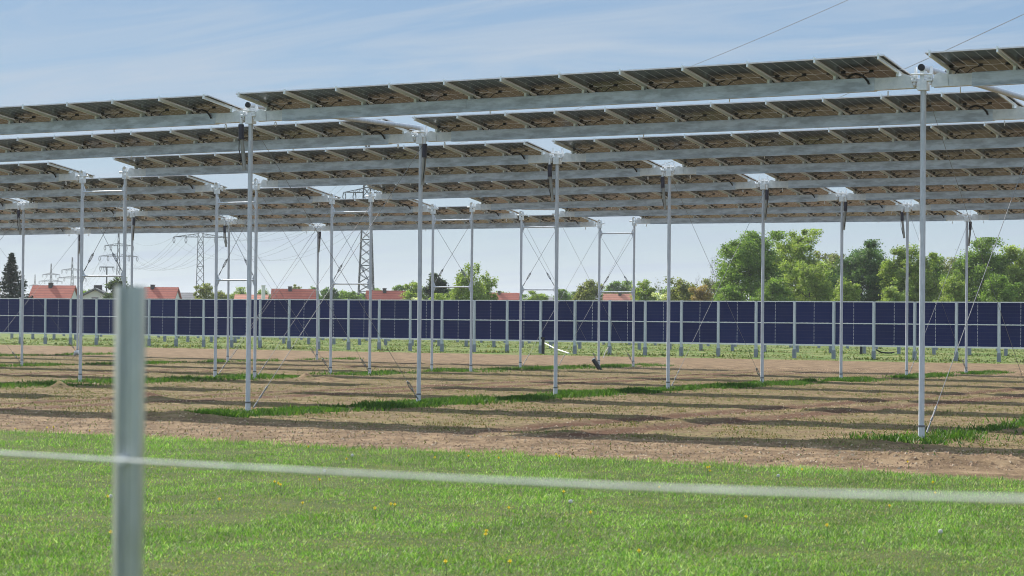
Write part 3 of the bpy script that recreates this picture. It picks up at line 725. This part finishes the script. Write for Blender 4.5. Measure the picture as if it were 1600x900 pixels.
def dandelion(px, py, white=False):
    g = ground_at(px, py + 5); z0 = float(terrain(np.array([g.x]), np.array([g.y]))[0])
    r = empty('dandelion_clock' if white else 'dandelion', (g.x, g.y, z0), 'white dandelion clock in the lawn' if white else 'yellow dandelion in bloom in the lawn', 'dandelion', 'white dandelion clocks' if white else 'yellow dandelions in the lawn')
    h_ = .07 + .05 * random.random(); lx_, ly_ = random.uniform(-.02, .02), random.uniform(-.02, .02)
    s_ = MB(); s_.tube([(0, 0, -.02), (lx_ * .5, ly_ * .5, h_ * .6), (lx_, ly_, h_)], .003, 5); s_.build('stem', M['stem'], r)
    f_ = MB(); n_ = 15; R_ = .017 if not white else .018
    if white:
        for k_ in range(60):
            v = Vector((random.gauss(0, 1), random.gauss(0, 1), random.gauss(0, 1))).normalized(); f_.tube([Vector((lx_, ly_, h_)), Vector((lx_, ly_, h_)) + v * R_], [.002, .006], 4)
    else:
        for ring_, (rr, up) in enumerate(((1.0, .003), (.75, .008), (.4, .012))):
            for k_ in range(n_):
                a_ = 2 * math.pi * (k_ + .5 * ring_) / n_; d_ = Vector((math.cos(a_), math.sin(a_), 0)); s2 = Vector((-math.sin(a_), math.cos(a_), 0)); c_ = Vector((lx_, ly_, h_ + .002 * ring_))
                f_.add([c_ - s2 * .002, c_ + s2 * .002, c_ + d_ * R_ * rr + s2 * .005 + Vector((0, 0, up)), c_ + d_ * R_ * rr - s2 * .005 + Vector((0, 0, up))], [(0, 1, 2, 3)])
        f_.tube([(lx_, ly_, h_ - .012), (lx_, ly_, h_ + .001)], [.005, .009], 7)
    f_.build('flower_head', M['puff' if white else 'yellow'], r)
for q in ((25, 676), (73, 672), (83, 673), (141, 682), (484, 703), (543, 722), (677, 722), (732, 718), (781, 721), (873, 717), (427, 762), (437, 762), (437, 767), (499, 761), (470, 795), (587, 807), (607, 800), (615, 804), (797, 803), (756, 845), (757, 850), (698, 896), (793, 893), (871, 715), (1105, 739), (1109, 741), (1167, 820), (1000, 872), (1107, 741), (1420, 728), (1457, 766), (1461, 776), (1254, 742), (926, 816), (1030, 770), (340, 790), (172, 848), (168, 786), (880, 776), (1293, 840), (1390, 800)): dandelion(*q)
for q in ((552, 721), (889, 798), (1218, 755), (510, 747), (173, 783), (1473, 845)): dandelion(*q, white=True)

# ------------------------------------------------------------------ houses
def house(px0, px1, ridge_py, dist, roofmat, label, pitch=42, chim=None, name='house', wall='render', turn=0.0, gable=0.0, hz=None):
    a, b_ = at(px0, ridge_py, dist), at(px1, ridge_py, dist); mid_ = (a + b_) / 2; ln = (b_ - a).length; zr = mid_.z
    r = empty(name, (mid_.x, mid_.y, 0), label, 'house', 'houses beyond the solar fence')
    r.rotation_euler = (0, 0, math.atan2(RH.y, RH.x) + turn)
    dp = 4.2; ze = zr - dp * math.tan(math.radians(pitch)); hl = ln / 2
    w_ = MB(); w_.prism([(-dp, -.3), (dp, -.3), (dp, ze - .1), (0, zr - .22), (-dp, ze - .1)], 'x', -hl + .25, hl - .25); w_.build('wall', M[wall], r)
    rf = MB(); e = .45; zl = ze - e * math.tan(math.radians(pitch))
    rf.prism([(-dp - e, zl), (0, zr), (dp + e, zl), (dp + e, zl + .2), (0, zr + .2), (-dp - e, zl + .2)], 'x', -hl, hl)
    ro = rf.build('roof', M[roofmat], r)
    if chim is not None:
        c_ = MB(); xc = -hl + ln * chim; c_.box(xc - .27, xc + .27, -.45, .15, zr - 1.3, zr + .48); c_.box(xc - .31, xc + .31, -.49, .19, zr + .48, zr + .56); c_.build('chimney', M['brick'], ro)
    for q in (-hl * .5, hl * .45):
        f_ = MB(); f_.box(q - .6, q + .6, -dp - .05, -dp + .03, .9, 2.2); wi = f_.build('window', M['render'], r)
        g_ = MB(); g_.box(q - .52, q + .52, -dp - .06, -dp - .04, .98, 2.12); g_.build('pane', M['glass'], wi)
    f_ = MB(); f_.box(-hl + .17, -hl + .27, -.5, .5, 3.2, 4.4); f_.build('window', M['glass'], r)
house(50, 119.5, 448, 300, 'tile_red', 'house with long red tiled roof and dark chimney beside the spruce', chim=.43, turn=-.12)
house(224, 280, 450.5, 330, 'tile_red', 'house with red tiled roof right behind the blurred fence post', chim=.26, turn=-.12)
house(424, 493, 453.5, 310, 'tile_red', 'house with broad red roof and white gable left of the lattice mast', chim=.42, turn=.16)
house(572, 640, 456, 330, 'tile_red', 'house with red roof and small white gable just right of the lattice mast', chim=.42, turn=.16)
house(367, 420, 462, 380, 'tile_orange', 'low orange roofed house with a white flue behind the post pair', pitch=30, chim=None)
house(754, 812, 459, 420, 'tile_red', 'red roofed house half hidden by greenery in the centre', chim=.45, turn=-.1)
house(942, 996, 460.5, 400, 'tile_orange', 'orange roofed house with dark chimney seen between two braced posts', chim=.5, turn=-.2)
house(276, 306, 459, 350, 'tile_grey', 'small house with plain grey roof next to the leafing bush', pitch=30)
house(797, 815, 461, 470, 'tile_orange', 'small orange roof peeping out beside the central red roof', pitch=35)
house(838, 872, 470, 480, 'tile_orange', 'low orange roof barely showing above the fence left of a bush', pitch=35)
# white gable turned to the camera
a = at(151, 451.5, 320); r = empty('house', (a.x, a.y, 0), 'white house turned gable end forward under a dark shallow roof', 'house', 'houses beyond the solar fence'); r.rotation_euler = (0, 0, math.atan2(RH.y, RH.x) + .12)
zr = a.z; b = MB(); b.prism([(-4, -.3), (4, -.3), (4, zr - 2.2), (0, zr - .2), (-4, zr - 2.2)], 'y', -3, 8); b.build('wall', M['render'], r)
b = MB(); b.prism([(-4.5, zr - 2.35), (0, zr - .1), (4.5, zr - 2.35), (4.5, zr - 2.1), (0, zr + .15), (-4.5, zr - 2.1)], 'y', -3.5, 8.4); ro = b.build('roof', M['tile_grey'], r)
b = MB(); b.box(-.5, .7, 1, 1.8, zr - .6, zr + .6); b.build('chimney', M['brick'], ro)
b = MB(); b.box(-.5, .5, -3.05, -2.98, 3.2, 4.3); b.build('window', M['glass'], r)
a = at(411.5, 447, 372); b = MB(); b.tube([(0, 0, 0), (0, 0, a.z)], .35, 10); b.tube([(0, 0, a.z), (0, 0, a.z + .15)], .42, 10); o = b.build('flue', M['render']); o.location = (a.x, a.y, 0); tag(o, 'white chimney flue rising next to the orange roof', 'flue')
a = at(872, 466, 470); r = empty('house', (a.x, a.y, 0), 'pale low building glimpsed right of the middle posts', 'house', 'houses beyond the solar fence'); r.rotation_euler = (0, 0, math.atan2(RH.y, RH.x) + .5)
zr = at(898, 465, 470).z; b = MB(); b.box(-3, 9, -4, 4, -.3, zr - 1.5); b.build('wall', M['render'], r); b = MB(); b.prism([(-4.4, zr - 1.6), (0, zr - .2), (4.4, zr - 1.6), (4.4, zr - 1.4), (0, zr), (-4.4, zr - 1.4)], 'x', -3.3, 9.3); b.build('roof', M['tile_grey'], r)

# ------------------------------------------------------------------ trees
def quads(C, size, up=0.3, aspect=1.0):
    n_ = len(C); nrm = rng.normal(size=(n_, 3)); nrm[:, 2] = np.abs(nrm[:, 2]) + up; nrm /= np.linalg.norm(nrm, axis=1)[:, None]
    a_ = rng.normal(size=(n_, 3)); a_ -= nrm * (a_ * nrm).sum(1)[:, None]; a_ /= np.linalg.norm(a_, axis=1)[:, None]; b2 = np.cross(nrm, a_)
    s_ = size * (0.6 + 0.8 * rng.random(n_))[:, None] * .5; a_ = a_ * s_ * aspect; b2 = b2 * s_ * .75
    return np.stack([C - a_, C - b2, C + a_, C + b2], 1).reshape(-1, 3)
def limbs(Ht, R, n_, base, seed, trunk_r, spread=1.0):
    rr = random.Random(seed); b = MB(); lean = Vector((rr.uniform(-.4, .4), rr.uniform(-.4, .4), 0))
    top = Vector((0, 0, Ht * .82)) + lean
    tp = [Vector((0, 0, -.3)), Vector((0, 0, Ht * .25)) + lean * .2, Vector((rr.uniform(-.2, .2), 0, Ht * .5)) + lean * .6, top]
    b.tube(tp, [trunk_r * 1.15, trunk_r * .85, trunk_r * .5, trunk_r * .08], 8); tips = [top]
    for i in range(n_):
        f_ = base + (0.8 - base) * (i + rr.random()) / n_; z_ = Ht * f_; a_ = rr.random() * 6.28 + i * 2.4; ln = R * spread * (.65 + .5 * rr.random()) * (1.1 - .5 * f_)
        s0 = Vector((0, 0, z_)) + lean * f_; e = s0 + Vector((math.cos(a_) * ln, math.sin(a_) * ln, ln * (.35 + .5 * rr.random())))
        m_ = (s0 + e) / 2 + Vector((0, 0, ln * .10)); b.tube([s0, m_, e], [trunk_r * .38, trunk_r * .22, trunk_r * .05], 6); tips += [e, m_]
        for j in range(2):
            d2 = a_ + rr.uniform(-1, 1); e2 = m_ + Vector((math.cos(d2), math.sin(d2), .6)) * ln * .45; b.tube([m_, e2], [trunk_r * .15, trunk_r * .03], 5); tips.append(e2)
    return b, tips
GREEN = dict(mid=[(0.085, 0.14, 0.035), (0.065, 0.115, 0.03), (0.11, 0.165, 0.045)], light=[(0.13, 0.18, 0.05), (0.105, 0.155, 0.04), (0.16, 0.20, 0.065)],
             dark=[(0.05, 0.095, 0.04), (0.04, 0.08, 0.035), (0.065, 0.11, 0.05)], olive=[(0.11, 0.128, 0.05), (0.085, 0.105, 0.04), (0.135, 0.145, 0.065)],
             blossom=[(0.50, 0.50, 0.42), (0.16, 0.20, 0.08), (0.38, 0.39, 0.30)], russet=[(0.17, 0.125, 0.06), (0.14, 0.12, 0.055), (0.20, 0.15, 0.08)],
             pine=[(0.035, 0.05, 0.045), (0.028, 0.042, 0.04), (0.045, 0.06, 0.05)], spruce=[(0.035, 0.055, 0.042), (0.028, 0.046, 0.038), (0.05, 0.07, 0.05)],
             yew=[(0.035, 0.055, 0.035), (0.05, 0.07, 0.04)])
TREES = 'trees and bushes beyond the solar fence'
def broadleaf(px, top, wpx, dist, tone, label, dens=1.0, nm='broadleaf_tree', low=0.12, size=.30, loose=1.0, seed=None, bark='bark', droop=0.0):
    g = at(px, 500, dist); Ht = at(px, top, dist).z; R = wpx / FPX * dist / 2; seed = seed or int(px * 7 + top)
    r = empty(nm, (g.x, g.y, 0), label, 'bush' if nm == 'bush' else 'tree', TREES)
    b, tips = limbs(Ht, R, 8 if nm != 'bush' else 6, low + .12, seed, max(.10, Ht * .018)); b.build('trunk', M[bark], r, True)
    global rng; keep = rng; rng = np.random.default_rng(seed)
    nb = int(90 + 7.0 * R * R ** .5); zc = Ht * (low + 1) / 2; hz = Ht * (1 - low) / 2
    d = rng.normal(size=(nb, 3)); d /= np.linalg.norm(d, axis=1)[:, None]; rad = (.30 + .72 * rng.random(nb) ** .55)[:, None]
    C = d * rad * np.array([R * .86, R * .86, hz * .90]) + np.array([0, 0, zc]); C[:, :2] *= (1.05 - .25 * np.clip((C[:, 2:] - zc) / hz, -1, 1))
    tt = np.clip((zc - C[:, 2]) / hz, 0, .95); C[:, :2] *= (1 / np.sqrt(1 - .72 * tt ** 2))[:, None]
    C = np.vstack([C, np.array([tuple(t_) for t_ in tips])])
    C[:, 2] = np.clip(C[:, 2], .4, Ht * .97); nb = len(C)
    br = R * .15 * (0.4 + 1.2 * rng.random(nb)) * loose + .15
    n_ = int(np.clip(31000 * dens * (R / 4.0) * (Ht / 10.0), 4500, 56000)); own = rng.integers(0, nb, n_)
    off = rng.normal(size=(n_, 3)); off /= np.linalg.norm(off, axis=1)[:, None]; off *= (rng.random(n_) ** .6 * (1 + .5 * (rng.random(n_) < .12)))[:, None]
    P = C[own] + off * br[own][:, None] * 1.15 * np.array([1, 1, .75]); 
    if droop: P[:, 2] -= droop * rng.random(n_) * (np.hypot(P[:, 0], P[:, 1]) / R + .2)
    P[:, 2] = np.clip(P[:, 2], .15, Ht)
    bt = (0.80 + .4 * rng.random(nb))[own]
    tn = np.minimum(tints(n_, GREEN[tone], .28) * np.array([2.0, 1.9, 1.6]) * bt[:, None], .8)
    np_mesh('crown', quads(P, size * .70 * (dist / 250) ** .5, .35), 4, M['leaf'], tn, r); rng = keep
    return r
def conifer(px, top, wpx, dist, tone, label, nm='spruce_tree', seed=3):
    g = at(px, 500, dist); Ht = at(px, top, dist).z; R = wpx / FPX * dist / 2
    r = empty(nm, (g.x, g.y, 0), label, 'tree', TREES)
    b = MB(); b.tube([(0, 0, -.3), (0, 0, Ht * .6), (0, 0, Ht * .99)], [Ht * .02, Ht * .011, .02], 8)
    rr = random.Random(seed); P = []; 
    for i in range(104):
        f_ = (i / 104) ** .9; z_ = Ht * (.05 + .94 * f_); ln = R * (1 - f_) * (.62 + .55 * rr.random()) + .10; a_ = i * 2.399 + rr.random() * .6
        d_ = Vector((math.cos(a_), math.sin(a_), 0)); e = Vector((0, 0, z_ - ln * .10)) + d_ * ln + Vector((0, 0, ln * .10)); b.tube([(0, 0, z_), Vector((0, 0, z_ - ln * .12)) + d_ * ln * .6, e], [.05, .03, .012], 4)
        for j in range(int(30 + 90 * ln / R)):
            u_ = .10 + .92 * rr.random(); q = Vector((0, 0, z_ - ln * .18 * math.sin(min(1, u_) * 2.4))) + d_ * ln * u_; wq = ln * .20 * (1.12 - u_)
            P.append((q.x - d_.y * rr.gauss(0, wq) + rr.gauss(0, .05), q.y + d_.x * rr.gauss(0, wq) + rr.gauss(0, .05), q.z - abs(rr.gauss(0, .16))))
    b.build('trunk', M['bark'], r, True); P = np.array(P); np_mesh('crown', quads(P, .26, .8, 1.3), 4, M['needle'], tints(len(P), GREEN[tone], .25), r)
def bare_tree(px, top, wpx, dist, label, seed, tuft=0):
    g = at(px, 500, dist); Ht = at(px, top, dist).z; R = wpx / FPX * dist / 2; rr = random.Random(seed)
    r = empty('bare_tree', (g.x, g.y, 0), label, 'tree', TREES); b = MB(); tips = []
    def grow(p, d, ln, rad, lv):
        e = p + d * ln; m_ = (p + e) / 2 + Vector((rr.gauss(0, .05), rr.gauss(0, .05), 0)) * ln; b.tube([p, m_, e], [rad, rad * .8, rad * .6], 5 if lv > 1 else 4)
        if lv == 0: tips.append(e); return
        for j in range(3 if lv > 1 else 4):
            nd_ = (d + Vector((rr.gauss(0, .5), rr.gauss(0, .5), rr.gauss(.1, .25)))).normalized(); grow(m_ if j == 2 else e, nd_, ln * (.62 + .2 * rr.random()), rad * .58, lv - 1)
    grow(Vector((0, 0, -.2)), Vector((0, 0, 1)), Ht * .33, Ht * .016, 5)
    zz = max(v[2] for v in b.v); s_ = Ht / zz; xr = max(abs(v[0]) for v in b.v); sx_ = R / xr
    b.v = [(v[0] * sx_, v[1] * sx_, v[2] * s_) for v in b.v]; b.build('trunk', M['bark'], r)
    if tuft:
        P = np.array([(t_.x * sx_, t_.y * sx_, t_.z * s_) for t_ in tips]); P = np.repeat(P, tuft, axis=0) + rng.normal(0, .22, (len(P) * tuft, 3))
        np_mesh('buds', quads(P, .2), 4, M['leaf'], tints(len(P), GREEN['olive'], .3), r)

# the tall row on the right
broadleaf(1172, 361, 118, 235, 'mid', 'tall full green tree, leftmost of the high trees at right', 1.25)
broadleaf(1228, 359, 124, 240, 'light', 'tall loose yellow green tree right of the leftmost high tree', 1.0, loose=.85)
broadleaf(1262, 402, 92, 225, 'light', 'lower bright green tree in front of the loose tall tree', 1.1, low=.03)
broadleaf(1301, 385, 76, 275, 'olive', 'thin pale olive tree behind, right of the loose tall tree', .5, loose=.7)
broadleaf(1352, 376, 116, 235, 'dark', 'dense dark blue green tree between two posts at right', 1.5, low=.05)
broadleaf(1417, 374, 92, 230, 'light', 'upright bright green tree with ragged top at right', 1.0, low=.05, loose=.8)
broadleaf(1448, 398, 82, 240, 'mid', 'ragged green tree standing behind the tall front right post', 1.0, low=.05)
broadleaf(1484, 402, 92, 245, 'olive', 'dull brownish green bushy tree in the dip of the tree row', 1.0, low=.02)
broadleaf(1530, 373, 112, 235, 'mid', 'tall rounded green tree left of the edge tree', 1.3, low=.04)
broadleaf(1596, 381, 104, 235, 'light', 'tall yellow green tree at the right edge of the picture', 1.3, low=.03)
broadleaf(1655, 376, 96, 240, 'mid', 'tall green tree outside the right edge', 1.1, low=.04)
broadleaf(1395, 441, 50, 215, 'light', 'low bright bush under the ragged top tree', 1.2, nm='bush', low=.0)
broadleaf(1318, 432, 54, 216, 'light', 'low light green bush left of the dense dark tree', 1.1, nm='bush', low=.0)
broadleaf(1146, 438, 58, 220, 'mid', 'low green bush at the foot of the leftmost high tree', 1.1, nm='bush', low=.0)
broadleaf(1560, 428, 70, 216, 'mid', 'low green bush before the tall trees near the right edge', 1.2, nm='bush', low=.0)
broadleaf(1205, 430, 70, 222, 'mid', 'low green bush before the two leftmost high trees', 1.2, nm='bush', low=.0)
broadleaf(1300, 418, 80, 250, 'mid', 'green undergrowth tree behind the gap left of the dense dark tree', 1.1, low=.0)
broadleaf(1390, 420, 80, 255, 'dark', 'dark undergrowth tree behind the gap right of the dense dark tree', 1.1, low=.0)
broadleaf(1485, 430, 60, 220, 'light', 'low light green bush in the dip of the right tree row', 1.2, nm='bush', low=.0)
broadleaf(1455, 424, 70, 262, 'mid', 'green undergrowth tree seen past the tall front right post', 1.1, low=.0)
broadleaf(1570, 410, 80, 262, 'mid', 'green tree filling the gap left of the edge tree', 1.1, low=.0)
# middle distance
bare_tree(1117, 391, 62, 250, 'bare branching tree left of the high green trees', 5)
bare_tree(1086, 425, 52, 260, 'bare twiggy tree rising above the olive bush', 9)
bare_tree(1032, 436, 36, 280, 'grey leafless tree behind the white blossoming bush', 14, 1)
broadleaf(1068, 432, 64, 245, 'olive', 'olive green bushy tree right of the white blossom', .9, low=.0)
broadleaf(1100, 440, 46, 240, 'russet', 'russet brown bush below the bare branching tree', .9, nm='bush', low=.0)
broadleaf(1036, 455, 38, 250, 'blossom', 'bush in white blossom left of a middle post', .9, nm='bush', low=.0, loose=.7)
broadleaf(1005, 433, 46, 270, 'light', 'fresh green tree right of the braced post pair', 1.0, low=.02)
broadleaf(961, 439, 52, 430, 'mid', 'round green tree above the orange roof', 1.0, low=.1)
broadleaf(919, 435, 56, 280, 'olive', 'dull green rounded tree left of the braced post pair', 1.1, low=.02)
broadleaf(880, 449, 34, 340, 'mid', 'small green tree just right of the middle post pair', .9, low=.02)
broadleaf(842, 455, 44, 340, 'light', 'pale green bush left of the middle post pair', .9, nm='bush', low=.0)
broadleaf(809, 460, 40, 440, 'mid', 'small distant green bush by the central red roof', .8, nm='bush', low=.0)
broadleaf(728, 401, 62, 260, 'light', 'tall drooping birch in fresh leaf, left of the double post', .75, low=.05, loose=.75, nm='birch_tree', bark='birchbark', droop=1.2)
broadleaf(758, 420, 44, 265, 'light', 'smaller drooping birch leaning right of the tall birch', .6, low=.03, loose=.7, nm='birch_tree', bark='birchbark', droop=1.2)
broadleaf(681, 425, 44, 250, 'pine', 'dark blackish pine left of the birches', 1.5, low=.12, nm='pine_tree', loose=.95)
broadleaf(690, 459, 56, 240, 'light', 'low green bush under the dark pine', 1.2, nm='bush', low=.0)
broadleaf(648, 438, 48, 300, 'light', 'light green tree left of the dark pine', .9, low=.02)
broadleaf(652, 462, 30, 280, 'blossom', 'white blossoming shrub at the end of the red roof', .9, nm='bush', low=.0)
broadleaf(622, 443, 36, 380, 'mid', 'small green tree behind the red roof by the mast', .9, low=.02)
broadleaf(590, 450, 40, 420, 'mid', 'distant green tree behind the lattice mast foot', .8, low=.02)
broadleaf(545, 452, 52, 330, 'mid', 'wide green bushy tree left of the lattice mast', 1.1, low=.0)
broadleaf(515, 448, 42, 320, 'dark', 'dark rounded tree right of the broad red roof', 1.2, low=.0)
broadleaf(489, 445, 30, 400, 'mid', 'small green tree behind the right end of the broad red roof', .9, low=.05)
broadleaf(458, 442, 34, 400, 'olive', 'half bare olive tree behind the ridge of the broad red roof', .5, low=.1, loose=.7)
broadleaf(411, 450, 40, 430, 'mid', 'green tree behind the white flue', .9, low=.02)
broadleaf(376, 449, 42, 430, 'light', 'light green tree left of the white flue', .9, low=.02)
broadleaf(345, 453, 36, 330, 'olive', 'olive bush left of the post pair near the orange roof', .9, nm='bush', low=.0)
broadleaf(322, 437, 42, 290, 'olive', 'sparse leafing tree right of the second lattice mast', .55, low=.05, loose=.75)
broadleaf(240, 443, 26, 390, 'mid', 'small green tree behind the roof by the blurred post', .9, low=.05)
broadleaf(300, 458, 26, 400, 'olive', 'small distant shrub above the grey roof', .7, nm='bush', low=.0)
broadleaf(187, 430, 52, 255, 'yew', 'dark evergreen behind the blurred fence post', 1.5, low=.02, nm='evergreen_tree')
broadleaf(134, 447, 22, 330, 'mid', 'small green tree between the two left roofs', .9, low=.05)
broadleaf(106, 445, 20, 380, 'mid', 'small green treetop over the left red roof', .8, low=.05)
broadleaf(168, 465, 30, 280, 'mid', 'low green bush at the right of the white gable', 1.0, nm='bush', low=.0)
for i_, (px_, tp_, wp_, dd_, tn_, lb_) in enumerate((
    (566, 457, 40, 460, 'mid', 'distant green treetop peeping left of the lattice mast foot'), (440, 455, 46, 480, 'mid', 'distant green tree far behind the left end of the broad red roof'),
    (700, 452, 60, 480, 'mid', 'distant green tree between the pine and the birches'), (785, 455, 44, 500, 'olive', 'distant olive tree behind the central red roof'),
    (905, 456, 50, 460, 'mid', 'distant green hedge tree behind the pale low building'), (985, 446, 50, 460, 'light', 'distant light green tree behind the orange roof of the braced posts'),
    (1050, 446, 70, 330, 'mid', 'green tree behind the white blossom and the olive tree'), (1120, 436, 70, 290, 'olive', 'olive tree behind the bare branching tree'),
    (855, 460, 60, 520, 'mid', 'far green tree behind the low orange roof'), (272, 457, 40, 480, 'mid', 'far green tree over the roof right of the blurred post'), (350, 461, 50, 520, 'mid', 'far green hedge behind the olive bush'))): broadleaf(px_, tp_, wp_, dd_, tn_, lb_, .8, low=.02)
conifer(17, 393, 112, 245, 'spruce', 'tall dark spruce at the left edge')
broadleaf(-40, 430, 70, 260, 'mid', 'green tree outside the left edge', 1.0)

# ------------------------------------------------------------------ pylons and conductors
def pylon(px, topz_py, dist, arms, base_w, top_w, label, waist=None, nseg=14, thick=.16):
    """arms: list of (photo row of the arm, left px, right px)"""
    g = at(px, 500, dist); Ht = at(px, topz_py, dist).z; r = empty('lattice_pylon', (g.x, g.y, 0), label, 'pylon', 'lattice pylons of the power line')
    r.rotation_euler = (0, 0, math.atan2(RH.y, RH.x) + .15)
    b = MB(); zs = [Ht * (1 - (1 - i / nseg) ** 1.0) for i in range(nseg + 1)]
    zs[-1] = Ht
    wf = lambda z_: (base_w + (top_w - base_w) * z_ / Ht) / 2
    cr = ((-1, -1), (1, -1), (1, 1), (-1, 1))
    for i in range(nseg):
        z0_, z1_ = zs[i], zs[i + 1]; w0, w1 = wf(z0_), wf(z1_)
        for k_ in range(4):
            a_, c_ = cr[k_], cr[(k_ + 1) % 4]
            b.bar((a_[0] * w0, a_[1] * w0, z0_), (a_[0] * w1, a_[1] * w1, z1_), thick)
            b.bar((a_[0] * w0, a_[1] * w0, z0_), (c_[0] * w1, c_[1] * w1, z1_), thick * .55); b.bar((c_[0] * w0, c_[1] * w0, z0_), (a_[0] * w1, a_[1] * w1, z1_), thick * .55)
            if i % 3 == 0: b.bar((a_[0] * w1, a_[1] * w1, z1_), (c_[0] * w1, c_[1] * w1, z1_), thick * .6)
    b.build('mast', M['pylon'], r); ends = []
    for py, l_, r_ in arms:
        z_ = at(px, py, dist).z; xl = (l_ - px) / FPX * dist; xr = (r_ - px) / FPX * dist; q = MB(); hh_ = max(.8, abs(xl) * .13)
        for e in (xl, xr):
            s_ = math.copysign(wf(z_), e)
            for yy_ in (-1, 1):
                q.bar((s_, yy_ * wf(z_), z_), (e, 0, z_), thick * .8); q.bar((s_, yy_ * wf(z_), z_ + hh_), (e, 0, z_), thick * .7)
            for k_ in range(1, 5):
                f0 = k_ / 5; x_ = s_ + (e - s_) * f0; q.bar((x_, 0, z_), (x_, 0, z_ + hh_ * (1 - f0)), thick * .45); x2 = s_ + (e - s_) * (k_ - 1) / 5; q.bar((x2, 0, z_), (x_, 0, z_ + hh_ * (1 - f0)), thick * .45)
        o = q.build('crossarm', M['pylon'], r)
        for f0 in (1.0, .55):
            for e in (xl, xr):
                i_ = MB(); il = 1.6
                for s2 in (-.3, .3): i_.tube([(e * f0 + s2 * .4, 0, z_), (e * f0 + s2, 0, z_ - il * .55), (e * f0 + s2 * .3, 0, z_ - il)], .09, 5)
                i_.build('insulator', M['pylon'], o); ends.append(r.matrix_basis @ Vector((e * f0, 0, z_ - il)) if False else Vector((g.x, g.y, 0)) + Matrix.Rotation(r.rotation_euler.z, 3, 'Z') @ Vector((e * f0, 0, z_ - il)))
    ends.append(Vector((g.x, g.y, Ht)))
    return ends
E1 = pylon(571.5, 212, 400, [(301, 536, 607), (258, 545, 598)], 3.3, .5, 'near tall lattice mast rising behind the panel rows in the middle', thick=.17, nseg=22)
E2 = pylon(312, 330, 560, [(370.5, 271, 354), (346, 285, 340)], 2.4, 1.0, 'lattice pylon with wide crossarm left of the middle, insulators hanging', thick=.19, nseg=14)
E3 = pylon(184, 363, 700, [(384, 163, 206), (400.5, 155, 213)], 1.9, .3, 'lattice pylon with two crossarms behind the twin post pair at left', thick=.19, nseg=12)
E4 = pylon(112, 402, 1000, [(422, 96, 127), (434.5, 90, 133)], 2.2, .3, 'distant pylon with two crossarms above the right part of the red roof', thick=.24, nseg=10)
E5 = pylon(79, 412, 1200, [(429, 66, 92), (439.5, 61, 96)], 2.4, .3, 'distant pylon with two crossarms above the red roof chimney', thick=.28, nseg=10)
E6 = pylon(54, 429, 1600, [(446, 46, 63)], 2.6, .3, 'farthest tiny pylon beside the spruce', thick=.34, nseg=8)
g = at(166, 500, 330); Ht = at(166, 417, 330).z; r = empty('power_pole', (g.x, g.y, 0), 'dark T shaped power pole with three hanging insulators', 'power pole'); r.rotation_euler = (0, 0, math.atan2(RH.y, RH.x))
b = MB(); b.tube([(0, 0, -.3), (0, 0, Ht)], [.14, .10], 8); b.build('mast', M['pylon'], r); b = MB(); b.box(-1.1, 1.15, -.07, .07, Ht - .1, Ht + .05); ca = b.build('crossarm', M['pylon'], r)
for e in (-1.0, -.36, 1.0):
    b = MB(); b.tube([(e - .12, 0, Ht), (e - .14, 0, Ht - .35), (e, 0, Ht - .75), (e + .14, 0, Ht - .35), (e + .12, 0, Ht)], .035, 5); b.build('insulator', M['pylon'], ca)
def wires(A, B, sag, label, rad=.019):
    r = empty('power_line', tuple((A[0] + B[0]) / 2 * Vector((1, 1, 0))) if False else (0, 0, 0), label, 'power line', 'conductors of the power line')
    for a, b_ in zip(A, B):
        q = MB(); pts = []
        for i in range(25):
            u_ = i / 24; p_ = a.lerp(b_, u_); pts.append(p_ - Vector((0, 0, 4 * sag * u_ * (1 - u_))))
        q.tube(pts, rad, 4, False); q.build('conductor', M['wire'], r)
wires(E1, E2[:8] + [E2[-1]], 7.5, 'sagging conductors between the two nearest lattice masts')
wires(E2, E3, 6.5, 'sagging conductors running left from the wide crossarm pylon', .022)
wires(E3, E4, 9, 'distant conductors between the left pylons', .022)
wires([at(573, 246, 400)], [at(1900, -270, 120)], 4.0, 'high conductor climbing over the second panel row to the upper right', .024)
wires([E1[1]], [at(1900, -125, 120)], 6.4, 'lower conductor rising past the tall right post to the right edge', .024)

# ------------------------------------------------------------------ thin spring haze
b = MB(); b.box(-5300, 5300, -5300, 5300, -1.6, 62)
hm = bpy.data.materials.new('haze_air'); hm.use_nodes = True; t = hm.node_tree; t.nodes.remove(t.nodes['Principled BSDF'])
pv_ = nd(t, 'ShaderNodeVolumePrincipled'); pv_.inputs['Color'].default_value = (0.86, 0.91, 0.97, 1); pv_.inputs['Density'].default_value = 0.00018; pv_.inputs['Anisotropy'].default_value = 0.2
t.links.new(pv_.outputs[0], t.nodes['Material Output'].inputs['Volume'])
o = b.build('haze', hm); tag(o, kind='stuff', label='thin pale spring haze in the air', cat='haze')
